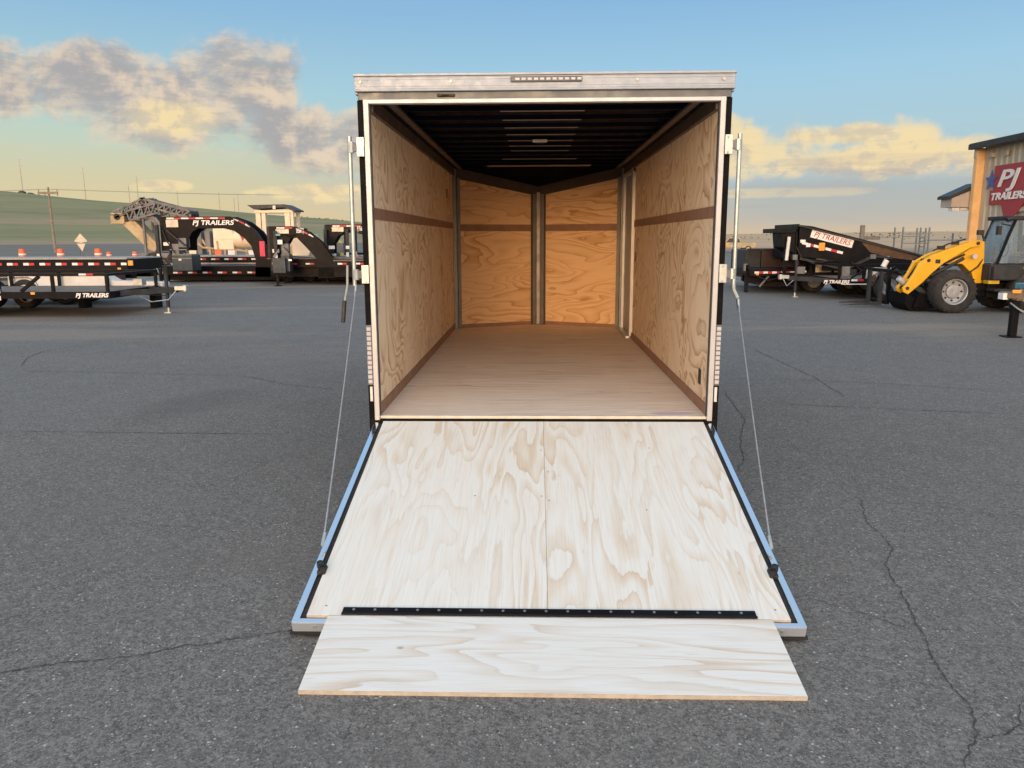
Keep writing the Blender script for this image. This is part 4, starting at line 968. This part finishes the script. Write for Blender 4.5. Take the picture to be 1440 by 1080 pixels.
tl = thing('tilt_trailer', 'black dump trailer with raised sloping bed and big white lettering on its side', 'trailer', (6.5, 17.0, 0))
bed = [(.62, 1.90), (1.0, 1.86), (4.1, 1.06), (4.1, .60), (3.2, .62), (2.2, .78), (1.4, .98), (.62, 1.05)]
for y in (.0, 1.9): MB().prism(bed, y, y + .06, 'y').build('bed_side', 'black_paint', tl)
MB().bar((.62, .98, 1.0), (4.1, .98, .62), 1.83, .05).build('bed_floor', 'black_paint', tl)
MB().prism([(.58, 1.0), (.66, 1.0), (.66, 1.92), (.58, 1.92)], .0, 1.96, 'y').build('bed_headboard', 'black_paint', tl)
MB().box(-.04, .62, .0, 1.0, 1.68, 1.80).prism([(.25, 1.3), (.62, 1.1), (.62, 1.68), (.2, 1.68)], .05, .9, 'y').build('tarp_housing', 'black_paint', tl, .01)
MB().bar((.6, -.04, 1.885), (4.15, -.04, 1.02), .05, .04).build('top_rail', 'dark_grey', tl)
MB().cyl((.33, -.08, .95), (.37, -.08, 1.58), .045, 10).build('hydraulic_ram', 'white_paint', tl, smooth=True)
th_ = math.atan2(.80, 3.1)
MB().bar((.98, -.006, 1.67), (2.12, -.006, 1.375), .004, .21).build('letter_panel', 'letter_white', tl)
text('PJ TRAILERS', .2, 'sign_red', tl, (1.55, -.012, 1.522), (R(90), math.atan2(.295, 1.14), 0), width=1.02, ext=.002, shear=.2)
tape_row(tl, .75, 2.0, -.004, 1.42, .07, .16, .0, 0, -.25)
MB().box(1.20, 1.36, -.06, -.005, 1.20, 1.42).build('side_lamp', 'lens_amber', tl, .02)
MB().box(3.0, 3.12, -.03, -.001, .98, 1.05).build('white_tab', 'letter_white', tl)
MB().bar((2.0, -.02, .72), (2.7, -.02, 1.06), .05, .07).bar((2.7, -.02, 1.06), (3.2, -.02, 1.0), .05, .06).build('lift_arm', 'dark_grey', tl)
MB().box(.3, 4.3, .3, .4, .45, .60).box(.3, 4.3, 1.5, 1.6, .45, .60).box(1.4, 2.6, .05, .2, .66, .82).build('subframe', 'black_paint', tl)
for x in (2.6, 3.4):
    for y in (.15, 1.85): wheel_parts(tl, x, y, .34, .34, .22)
MB().box(1.35, 2.3, .5, .55, .60, .98).build('added_sky_light_panel', 'cream_paint', tl)  # added cream panel, paints the sky light showing under the bed

UR = utility_trailer((6.45, 15.25, 0), 'black utility trailer with jack and white lettered frame in front of the raised dump bed', -1, (.2, .85), 4.3, wheelx=-2.35, lettering='PJ TRAILERS')
MB().box(2.0, 2.6, .3, .34, .54, .80).build('white_crate', 'white_paint', UR)
MB().box(3.3, 3.95, -.02, .0, .55, .74).build('white_panel', 'white_paint', UR)

# wheel loader ---------------------------------------------------------------
wl = thing('wheel_loader', 'yellow compact wheel loader with black tyres parked by the metal building', 'wheel loader', (8.66, 11.85, 0))
Y = 0.0
def lc(x): return x - 8.66 + .10
def lx(x): return x - 8.66
for xw in (8.66, 10.25):
    for y in (0.0, 1.15): wheel_parts(wl, lx(xw), y, .445, .445, .34, detail=True)
arm = [(7.76, .42), (7.73, .50), (7.80, .58), (7.93, .80), (8.04, 1.04), (8.30, 1.20), (8.75, 1.36), (9.12, 1.48), (9.26, 1.50), (9.30, 1.38), (9.05, 1.34), (8.80, 1.18), (8.54, 1.02), (8.33, .83), (8.14, .62), (7.86, .37)]
for y0, mt_ in ((.18, 0), (.46, 1)):
    a_ = MB().prism([(lx(x), z) for x, z in arm], y0, y0 + .07, 'y').build('lift_arm', 'yellow_paint', wl, .012)
    for (px_, pz_) in ((8.22, 1.08), (9.2, 1.43), (7.83, .50)): MB().cyl((lx(px_), y0 - .02, pz_), (lx(px_), y0 + .11, pz_), .035, 12).build('pivot_pin', 'dark_grey', a_)
MB().cyl((lx(7.95), .25, .62), (lx(7.95), .46, .62), .07, 12).build('arm_crosstube', 'yellow_paint', wl)
MB().cyl((lx(8.2), .5, .95), (lx(9.1), .5, 1.28), .05, 12).cyl((lx(9.1), .5, 1.28), (lx(9.25), .5, 1.32), .075, 12).build('tilt_cylinder', 'dark_grey', wl)
for y in (.3, .75): MB().cyl((lx(8.35), y, .75), (lx(9.0), y, 1.12), .04, 10).build('lift_cylinder', 'dark_grey', wl)
MB().prism([(lx(x), z) for x, z in [(8.70, 1.0), (9.20, 1.38), (9.24, 1.47), (9.40, 1.47), (9.46, .62), (9.30, .52), (9.20, .80), (8.98, 1.0)]], .29, .60, 'y').build('front_frame', 'yellow_paint', wl, .012)
MB().tube([(lx(8.9), .28, .85), (lx(9.1), .26, .80), (lx(9.3), .26, .95), (lx(9.4), .3, 1.1)], .015, 6).tube([(lx(7.95), .45, .7), (lx(8.1), .45, .95), (lx(8.5), .45, 1.1)], .018, 6).build('hydraulic_hose', 'rubber', wl)
MB().cyl((lx(9.14), .12, 1.16), (lx(9.14), .16, 1.16), .05, 14).build('work_light', 'aluminium_trim', wl)
MB().cyl((lx(7.72), .4, .70), (lx(7.85), .4, .60), .06, 12).build('work_light', 'aluminium_trim', wl)
MB().box(lx(8.3), lx(9.6), .25, .9, .32, .6).box(lx(9.5), lx(10.9), .2, .95, .30, .62).build('chassis', 'black_paint', wl, .01)
MB().box(lx(9.42), lx(10.1), -.12, .25, .68, .96).box(lx(9.46), lx(9.95), -.14, .2, .44, .50).build('cab_step', 'dark_grey', wl, .02)
MB().box(lx(9.4), lx(10.35), .0, .9, .66, 1.0).build('cab_floor', 'dark_grey', wl, .02)
fp = [(9.44, 1.0), (9.60, 1.55), (9.72, 1.90)]
for y in (.02, .80):
    for (x0, z0), (x1, z1) in zip(fp, fp[1:]): MB().bar((lc(x0), y, z0), (lc(x1), y, z1), .045, .045).build('cab_pillar', 'black_paint', wl)
    MB().bar((lc(10.35), y, .98), (lc(10.30), y, 1.92), .05, .06).build('cab_pillar', 'black_paint', wl)
MB().box(lc(9.62), lc(10.45), -.02, .86, 1.90, 1.985).build('cab_roof', 'dark_grey', wl, .02)
MB().bar((lc(9.43), .42, 1.02), (lc(9.70), .42, 1.90), .78, .008, (1, 0, .3)).build('windshield', 'cab_glass', wl)
MB().prism([(lc(x), z) for x, z in [(9.47, 1.02), (9.62, 1.55), (9.74, 1.89), (10.28, 1.89), (10.32, 1.02)]], .0, .006, 'y').build('side_window', 'cab_glass', wl)
MB().prism([(lc(x), z) for x, z in [(9.47, 1.02), (9.62, 1.55), (9.74, 1.89), (10.28, 1.89), (10.32, 1.02)]],   .82, .826, 'y').build('side_window', 'cab_glass', wl)
MB().box(lc(10.0), lc(10.3), .2, .62, 1.0, 1.16).box(lc(10.25), lc(10.33), .2, .62, 1.16, 1.6).build('operator_seat', 'black_plastic', wl, .03)
MB().cyl((lc(9.62), .42, 1.0), (lc(9.78), .42, 1.3), .025, 8).lathe([(.15, -.01), (.17, 0), (.15, .01)], (lc(9.79), .42, 1.31), 'x', 18).build('steering_column', 'black_plastic', wl)
MB().bar((lc(9.62), -.02, 1.78), (lc(9.36), -.12, 1.82), .02, .02).box(lc(9.29), lc(9.36), -.16, -.08, 1.60, 1.78).build('mirror', 'black_plastic', wl)
MB().cyl((lc(9.6), -.02, 1.93), (lc(9.52), -.02, 1.90), .05, 10).build('roof_lamp', 'black_plastic', wl)
MB().prism([(lx(x), z) for x, z in [(10.38, .62), (10.38, 1.25), (11.2, 1.2), (11.45, 1.0), (11.5, .62)]], .1, 1.05, 'y').build('engine_hood', 'yellow_paint', wl, .04)
MB().box(lx(10.0), lx(10.7), -.17, .18, .90, .95).build('rear_fender', 'yellow_dull', wl, .01)
MB().box(lx(9.4), lx(9.62), .0, .2, .60, .67).build('yellow_bracket', 'yellow_dull', wl)
# attachment
at_ = MB().prism([(lx(x), z) for x, z in [(7.84, .40), (7.88, .40), (7.92, .28), (7.96, .15), (8.1, .08), (8.3, .09), (8.32, .02), (7.98, .02), (7.86, .16)]], .3, 1.05, 'y').build('bucket', 'black_matte', wl, .006)
for y in (.28, 1.05): MB().prism([(lx(x), z) for x, z in [(7.84, .40), (8.0, .32), (8.32, .10), (8.3, .02), (7.98, .02), (7.86, .16)]], y, y + .02, 'y').build('bucket_side', 'black_matte', at_)
MB().prism([(lx(x), z) for x, z in [(8.0, .1), (8.5, .08), (8.3, .35), (8.1, .42)]], .2, .7, 'y').build('coupler_plate', 'black_matte', at_)

pf = thing('pallet_fork', 'black pallet fork attachment lying on the ground in front of the loader', 'fork attachment', (7.9, 13.0, 0))
MB().box(-.05, .02, 0, 1.1, .08, .16).box(-.05, .02, 0, 1.1, .78, .86).box(-.05, .02, 0, .07, .16, .78).box(-.05, .02, 1.03, 1.1, .16, .78).build('carriage', 'black_paint', pf)
for y in (.2, .8): MB().prism([(-.06, .05), (-.06, .8), (-.11, .8), (-.13, .12), (-.75, .07), (-.75, .05)], y, y + .1, 'y').build('fork', 'dark_grey', pf)
MB().bar((.0, .5, .78), (.35, .5, .25), .07, .07).build('brace', 'dark_grey', pf)
MB().cyl((-.05, .3, .9), (.02, .3, 1.05), .06, 10).build('hose_coupling', 'white_paint', pf)

# near-right trailer tongue ---------------------------------------------------
nt = thing('equipment_trailer', 'front end of a trailer on a black jack post at the right edge', 'trailer', (7.52, 7.8, 0))
MB().box(-.05, .05, -.05, .05, .02, .58).box(-.13, .1, -.12, .12, .0, .02).build('jack_post', 'black_paint', nt, .006)
MB().box(-.045, .045, -.1, .02, .58, .74).box(-.01, .01, -.1, -.08, .74, .80).build('jack_head', 'tongue_tan', nt, .006)
MB().box(-.20, -.03, -.13, .13, .62, .71).cyl((-.19, 0, .60), (-.19, 0, .72), .07, 12).build('coupler', 'tongue_tan', nt, .01)
MB().bar((-.08, -.02, .66), (2.2, -1.05, .62), .09, .12).bar((-.08, .02, .66), (2.2, 1.05, .62), .09, .12).build('tongue', 'tongue_tan', nt, .006)
MB().box(2.1, 6.5, -1.1, 1.1, .56, .70).build('deck', 'deck_board', nt)
MB().box(-.16, -.03, -.17, -.131, .70, .755).build('amber_lamp', 'lens_amber', nt, .01)
MB().box(.02, .5, -.16, .1, .76, .85).build('blue_case', 'teal_blue', nt, .012)
MB().box(-.26, -.18, -.1, .04, .60, .70).build('white_tag', 'letter_white', nt, .004)
b = MB()
pts = [(-.15 + .07 * i, -.12, .55 - .14 * math.sin(math.pi * i / 8)) for i in range(9)]
b.tube(pts, .012, 6); b.tube([(x + .02, -.16, z - .03) for x, y, z in pts], .010, 6); b.build('safety_chain', 'zinc', nt)
for x in (4.2, 5.0):
    for y in (-1.2, 1.2): wheel_parts(nt, x, y, .34, .34, .22)

# metal building ---------------------------------------------------------------
bl = thing('metal_building', 'tan metal-sided building with dark roof and red trailer-brand sign at the right edge', 'building', (14.5, 21.6, 0))
def bb(b, name, mt, bevel=0.0, **kw): return b.build(name, mt, kw.pop('parent', bl), bevel, **kw)
LB = -16.0
# ribbed wall facing the lot, in sheets 0.9 m wide
y = -.02; i = 0
DOOR = (-5.6, -1.95)
while y > LB:
    y1 = max(y - .9, LB)
    z0 = 0.0
    if y1 < DOOR[1] and y > DOOR[0]: z0 = 2.32
    b = MB(); n = 3; w_ = (y - y1) / n
    prof = []
    for j in range(n):
        a = y - j * w_; prof += [(.0, a), (.0, a - w_ * .62), (-.028, a - w_ * .70), (-.028, a - w_ * .88)]
    prof += [(.0, y1)]
    vs = []; 
    for (px_, py_) in prof: vs += [(px_, py_, z0), (px_, py_, 4.42)]
    fs = [(2 * q, 2 * q + 1, 2 * q + 3, 2 * q + 2) for q in range(len(prof) - 1)]
    b._add(vs, fs); bb(b, 'wall_panel', 'siding'); y = y1; i += 1
bb(MB().box(.03, 12, LB, 0, 0, 4.4), 'wall_core', 'siding')
bb(MB().prism([(-.42, 4.40), (-.42, 4.52), (6, 5.5), (12.5, 4.52), (12.5, 4.40), (6, 5.35)], LB - .3, .25, 'y'), 'roof', 'roof_dark')
bb(MB().box(-.45, -.30, LB - .3, .28, 4.33, 4.50), 'gutter', 'roof_dark', .01)
bb(MB().box(-.33, -.03, .0, .12, 4.05, 4.36), 'eave_end', 'soffit', .01)
bb(MB().box(-.30, -.05, -.05, .15, 0, 4.32), 'corner_post', 'post_sunlit', .01)
bb(MB().box(-.05, .02, -.28, .0, 0, 4.38), 'corner_trim', 'siding', .004)
bb(MB().box(.08, .12, DOOR[0], DOOR[1], 0, 2.3), 'roller_door', 'door_dark')
bb(MB().box(-.04, .0, DOOR[0] - .12, DOOR[1] + .12, 2.3, 2.42).box(-.04, .0, DOOR[1], DOOR[1] + .12, 0, 2.3), 'door_trim', 'soffit')
# lean-to behind the corner
bb(MB().prism([(-.92, 2.78), (-.92, 2.88), (.0, 3.30), (.0, 3.16)], .2, 1.0, 'y'), 'lean_to_roof', 'roof_dark')
bb(MB().prism([(-.84, 2.52), (-.84, 2.80), (-.03, 3.14), (-.03, 2.52)], .22, .9, 'y'), 'lean_to_fascia', 'soffit')
bb(MB().box(-.78, -.55, .24, .5, 2.40, 2.50).box(-.5, -.03, .3, .6, 2.42, 2.50), 'lean_to_beam', 'white_paint')
# wall lamp, small box
bb(MB().box(-.16, -.03, -.62, -.46, 4.02, 4.14), 'wall_lamp', 'soffit', .01)
bb(MB().box(-.10, -.03, -1.3, -1.12, 4.0, 4.15), 'junction_box', 'siding', .01)
# sign: red state-shaped board, blue star field, white letters
sgb = bb(MB().prism([(-.70, 3.74), (-2.60, 3.74), (-2.60, 3.02), (-2.70, 3.02), (-2.70, 2.56), (-2.35, 2.56), (-1.85, 2.10), (-1.45, 2.10), (-1.20, 2.56), (-.55, 2.56), (-.55, 3.0), (-.70, 3.0)], -.075, -.032, 'x'), 'sign_board', 'sign_red', label='red state-shaped sign board with white lettering')
st = []
for i in range(10):
    a = math.pi / 2 + i * math.pi / 5; r_ = .34 if i % 2 == 0 else .14; st.append((-.58 + r_ * math.cos(a), 3.30 + r_ * math.sin(a)))
bb(MB().prism(st, -.095, -.077, 'x'), 'sign_star', 'sign_blue', parent=sgb)
text('PJ', .70, 'letter_white', sgb, (-.10, -1.42, 3.30), (R(90), 0, R(-90)), ext=.01, shear=.25, width=1.10, bold=.012)
text('TRAILERS', .30, 'letter_white', sgb, (-.10, -1.56, 2.78), (R(90), 0, R(-90)), ext=.01, shear=.2, width=1.8, bold=.010)
# distant yard things on the right
sf = thing('scaffold_rack', 'grey steel pipe rack standing beyond the loader', 'rack', (20.6, 40.0, 0))
for x, h in ((.0, 2.1), (1.25, 2.05), (1.45, 2.08)):
    for y in (0, 1.0): MB().bar((x, y, 0), (x, y, h), .07, .07).build('upright', 'galvanised', sf)
for z in (1.2, 1.58, 1.72): MB().bar((0, 0, z), (1.45, 0, z), .06, .06).build('rail', 'galvanised', sf)
for z in (1.3, 1.5, 1.0): MB().bar((1.25, 0, z), (1.45, 1.0, z), .05, .05).build('rung', 'galvanised', sf)
p1 = thing('post', 'tan wooden post with a plank standing behind the raised dump bed', 'post', (18.55, 40.5, 0))
MB().box(-.11, .11, -.1, .1, 0, 2.22).build('post_shaft', 'wood_pole', p1, .02); MB().box(.1, 1.0, -.05, .05, 1.4, 1.6).build('plank', 'wood_pole', p1)
MB().box(1.0, 2.0, -.02, .02, 1.52, 1.56).build('rail', 'galvanised', p1)
p2 = thing('post', 'thin grey post rising behind the loader arm', 'post', (23.1, 39.5, 0)); MB().cyl((0, 0, 0), (0, 0, 1.75), .05, 8).build('post_shaft', 'mid_grey', p2); MB().box(-1.6, 1.3, -.02, .02, 1.35, 1.40).build('wire_rail', 'mid_grey', p2)
# small parked vehicle far off right of the open trailer
fv = thing('parked_truck', 'distant tan pickup truck parked on the plain just right of the open trailer', 'truck', (21.3, 80.0, 0))
MB().prism([(-1.9, .45), (-1.9, .95), (-.9, 1.0), (-.5, 1.55), (.6, 1.55), (.9, 1.0), (2.4, .98), (2.4, .45)], 0, 1.8, 'y').build('body', 'machine_tan', fv, .05)
MB().prism([(-.75, 1.03), (-.45, 1.47), (.5, 1.47), (.75, 1.03)], -.01, 1.81, 'y').build('window_band', 'door_dark', fv)
for x in (-1.2, 1.6):
    for y in (.1, 1.7): wheel_parts(fv, x, y, .36, .36, .22)

# smaller fittings: hoses, lamps, labels, chains, hangers
def fit(parent, items):
    for kind, mt_, *a in items:
        if kind == 'box': MB().box(*a[0]).build(a[1], mt_, parent, .006)
        elif kind == 'hose': MB().tube(a[0], a[2] if len(a) > 2 else .014, 6).build(a[1], mt_, parent)
        elif kind == 'bar': MB().bar(a[0], a[1], a[2], a[2]).build(a[3], mt_, parent)
fit(tl, [('bar', 'dark_grey', (.7, -.03, 1.0), (1.9, -.03, .70), .06, 'brace'), ('bar', 'black_paint', (.35, .1, 1.25), (.35, .1, .5), .08, 'stand'),
    ('box', 'letter_white', (.86, .98, -.012, -.002, 1.30, 1.40), 'label_plate'), ('box', 'tape_white', (.70, .84, -.012, -.002, 1.42, 1.50), 'reflective_strip'),
    ('hose', 'rubber', [(.6, -.04, 1.3), (.75, -.05, 1.0), (1.1, -.05, .85), (1.5, -.04, .95)], 'hydraulic_hose', .018),
    ('hose', 'rubber', [(2.1, -.05, .9), (2.4, -.06, .66), (2.9, -.05, .62), (3.3, -.04, .78)], 'hydraulic_hose', .016),
    ('box', 'dark_grey', (1.9, 2.25, -.08, .1, .52, .70), 'battery_box'), ('box', 'mid_grey', (.5, .62, -.10, .0, .96, 1.10), 'pump_valve'),
    ('box', 'mid_grey', (2.6, 2.75, -.06, .0, .98, 1.10), 'lift_lug'), ('bar', 'dark_grey', (3.3, -.03, .7), (3.9, -.03, .35), .07, 'brace'), ('bar', 'dark_grey', (3.9, -.03, .9), (3.7, -.03, .30), .07, 'brace'),
    ('box', 'letter_white', (3.75, 3.88, -.03, -.004, .86, .93), 'label_plate'), ('box', 'lens_red', (3.92, 4.0, -.03, -.004, .80, .90), 'tail_lamp')])
MB().prism([(2.35, 1.42), (2.75, 1.345), (3.95, 1.03), (3.75, .94), (3.1, 1.02), (2.6, 1.16)], -.010, -.001, 'y').build('rusty_panel', 'rust_tan', tl)
fit(R1, [('box', 'mid_grey', (-.1, .0, .3, .42, .62, .82), 'winch'), ('hose', 'rubber', [(.2, -.02, .48), (.5, -.02, .36), (.9, -.02, .46)], 'cable'), ('bar', 'black_paint', (1.3, .0, .48), (1.3, .0, .1), .06, 'support_leg'),
    ('box', 'letter_white', (1.42, 1.58, -.01, -.001, .56, .64), 'label_plate')])
fit(UR, [('box', 'mid_grey', (.44, .64, .9, 1.1, .62, .80), 'winch'), ('box', 'tape_white', (1.5, 1.65, -.012, -.001, .47, .52), 'reflective_strip'), ('box', 'tape_red', (1.66, 1.8, -.012, -.001, .47, .52), 'reflective_strip'),
    ('hose', 'zinc', [(.1, 1.0, .5), (.2, .95, .3), (.35, .9, .45)], 'safety_chain', .012), ('box', 'mid_grey', (1.25, 1.45, .0, .04, .60, .84), 'gate_post'), ('bar', 'black_paint', (1.5, .03, .55), (2.0, .03, .86), .04, 'side_brace'),
    ('box', 'white_paint', (1.25, 3.9, -.02, -.002, .385, .41), 'light_edge_strip'), ('box', 'dark_grey', (3.0, 3.25, -.1, .1, .54, .75), 'spare_mount')])
fit(A, [('box', 'zinc', (-1.15, -.95, .95, 1.15, .60, .74), 'winch'), ('box', 'letter_white', (-3.52, -3.42, -.012, -.001, .50, .60), 'label_plate'), ('box', 'letter_white', (-3.52, -3.42, -.012, -.001, .36, .45), 'label_plate'),
    ('hose', 'zinc', [(-.2, .9, .48), (-.35, .85, .30), (-.7, .8, .26), (-1.0, .75, .42)], 'safety_chain', .012), ('hose', 'rubber', [(-.1, 1.1, .5), (-.5, 1.0, .38), (-1.2, .6, .45)], 'wiring_lead', .010),
    ('bar', 'black_paint', (-2.6, .03, .84), (-3.0, .03, .54), .06, 'side_brace'), ('box', 'tape_white', (-1.75, -1.6, -.012, -.001, .86, .90), 'reflective_strip'), ('box', 'tape_red', (-1.6, -1.45, -.012, -.001, .86, .90), 'reflective_strip')])
for i in range(7):
    x = 5.9 + i * .33; MB().box(x, x + .10, .02, .09, .62, .74).build('tie_down_ring', ('machine_tan', 'mid_grey', 'rust_brown')[i % 3], B, .01)
fit(C, [('bar', 'dark_grey', (.45, .2, 1.9), (1.1, .2, 1.35), .05, 'brace'), ('bar', 'mid_grey', (.5, .22, 1.22), (1.12, .22, 1.22), .04, 'cross_rail'), ('hose', 'rubber', [(.3, .2, 1.9), (.45, .18, 1.5), (.7, .18, 1.1)], 'hydraulic_hose', .02),
    ('hose', 'zinc', [(.1, .3, 1.0), (-.05, .25, .6), (.05, .25, .35)], 'safety_chain', .02), ('box', 'letter_white', (.02, .12, .95, 1.0, 1.66, 1.78), 'label_plate'), ('bar', 'dark_grey', (-.05, .5, 1.25), (-.45, .5, .6), .07, 'stay'),
    ('box', 'mid_grey', (.82, 1.1, .25, .55, 1.30, 1.62), 'reservoir'), ('box', 'lens_amber', (4.2, 4.28, -.02, -.001, .70, .77), 'side_marker')])
fit(Dg, [('box', 'letter_white', (.50, .66, .03, .055, 1.40, 1.55), 'label_plate'), ('box', 'toolbox_blue', (.30, .72, .0, .2, .45, .95), 'toolbox'), ('bar', 'mid_grey', (.35, .0, .98), (.52, .0, 1.2), .05, 'brace'),
    ('box', 'teal_blue', (.45, .6, .04, .06, 1.68, 1.74), 'label_plate'), ('hose', 'rubber', [(.7, .1, 1.3), (.95, .1, 1.0), (1.5, .1, .95)], 'hydraulic_hose', .018)])
fit(Eg, [('box', 'letter_white', (.95, 1.08, .03, .055, 1.2, 1.32), 'label_plate'), ('box', 'mid_grey', (.05, .32, .0, .2, .6, 1.15), 'toolbox'), ('box', 'lens_red', (1.3, 1.38, .0, .05, .9, 1.0), 'side_marker')])
fit(wl, [('hose', 'rubber', [(lx(8.3), .2, 1.28), (lx(8.6), .2, 1.42), (lx(8.95), .2, 1.52)], 'hydraulic_hose', .016), ('hose', 'rubber', [(lx(8.2), .3, .85), (lx(8.6), .27, 1.02), (lx(9.0), .27, 1.2)], 'hydraulic_hose', .022),
    ('box', 'black_plastic', (lx(8.42), lx(8.56), .22, .30, 1.30, 1.38), 'hose_guard'), ('box', 'black_plastic', (lx(8.72), lx(8.84), .22, .30, 1.40, 1.47), 'hose_guard'), ('bar', 'black_plastic', (lx(9.28), .1, 1.48), (lx(9.2), .1, 1.66), .03, 'lamp_bracket'),
    ('box', 'black_plastic', (lx(9.12), lx(9.24), .06, .14, 1.60, 1.70), 'work_light'), ('box', 'dark_grey', (lx(8.36), lx(8.46), .165, .18, 1.02, 1.10), 'decal'), ('bar', 'dark_grey', (lx(7.9), .3, .62), (lx(8.3), .3, .35), .10, 'linkage'), ('bar', 'dark_grey', (lx(8.15), .5, .75), (lx(8.5), .5, .4), .12, 'linkage'),
    ('hose', 'mid_grey', [(lx(9.42), -.02, 1.0), (lx(9.40), -.05, 1.35), (lx(9.60), -.04, 1.60)], 'grab_rail', .014)])
pl2 = thing('pallet_stack', 'low stack of weathered pallets beyond the short taped trailer', 'pallets', (7.9, 22.5, 0))
for i in range(5):
    MB().box(0, 1.2, 0, 1.0, i * .145 + .11, i * .145 + .135).box(0, .1, 0, 1.0, i * .145, i * .145 + .11).box(1.1, 1.2, 0, 1.0, i * .145, i * .145 + .11).build('pallet_board', 'wood_pole', pl2)

# shrub line far off on the low ridge: too many and too small to count
b = MB()
for i in range(200):
    a = random.choice([random.uniform(-.29, -.20), random.uniform(.24, .56), random.uniform(.24, .56)]); r_ = random.uniform(1050, 1180) if a < 0 else random.uniform(420, 1000)
    tt = min(1, max(0, (r_ - 420) / 780)); hz = (slope_at(a) * 1200 + 1.5) * (tt * tt * (3 - 2 * tt)) if r_ > 420 else 0
    x, y, w = math.sin(a) * r_, math.cos(a) * r_ - 4.5, random.uniform(.9, 2.6)
    P_ = [(x + random.uniform(-w, w) * .5, y + random.uniform(-w, w) * .5, hz - .3 + random.uniform(.2, 1.0) * w) for _ in range(7)]
    b._add(P_, [(0, 1, 2), (1, 2, 3), (2, 3, 4), (3, 4, 5), (4, 5, 6), (0, 3, 6)])
sh = b.build('distant_shrubs', 'shrub_green'); sh['kind'] = 'stuff'; sh['label'] = 'scattered dark shrubs dotted along the far ridge and plain'; sh['category'] = 'shrubs'
# loose grit and small stones on the asphalt
b = MB()
for i in range(1500):
    r_ = random.uniform(1.6, 9.0); a = random.uniform(-.8, .8); x, y = math.sin(a) * r_ - .05, -4.57 + math.cos(a) * r_
    if abs(x) < 1.15 and y > -2.2: continue
    w = random.uniform(.0018, .0048); q = [(x + random.uniform(-w, w), y + random.uniform(-w, w), random.uniform(.0, w)) for _ in range(3)]
    b._add([(x - w, y, 0), (x + w, y + w * .3, 0), (x, y - w, 0), (x + w * .2, y + w * .2, w * 1.1)], [(0, 1, 3), (1, 2, 3), (2, 0, 3)])
gr = b.build('loose_grit', 'grit_stone'); gr['kind'] = 'stuff'; gr['label'] = 'loose pale grit scattered on the asphalt'; gr['category'] = 'grit'
bpy.context.view_layer.update()
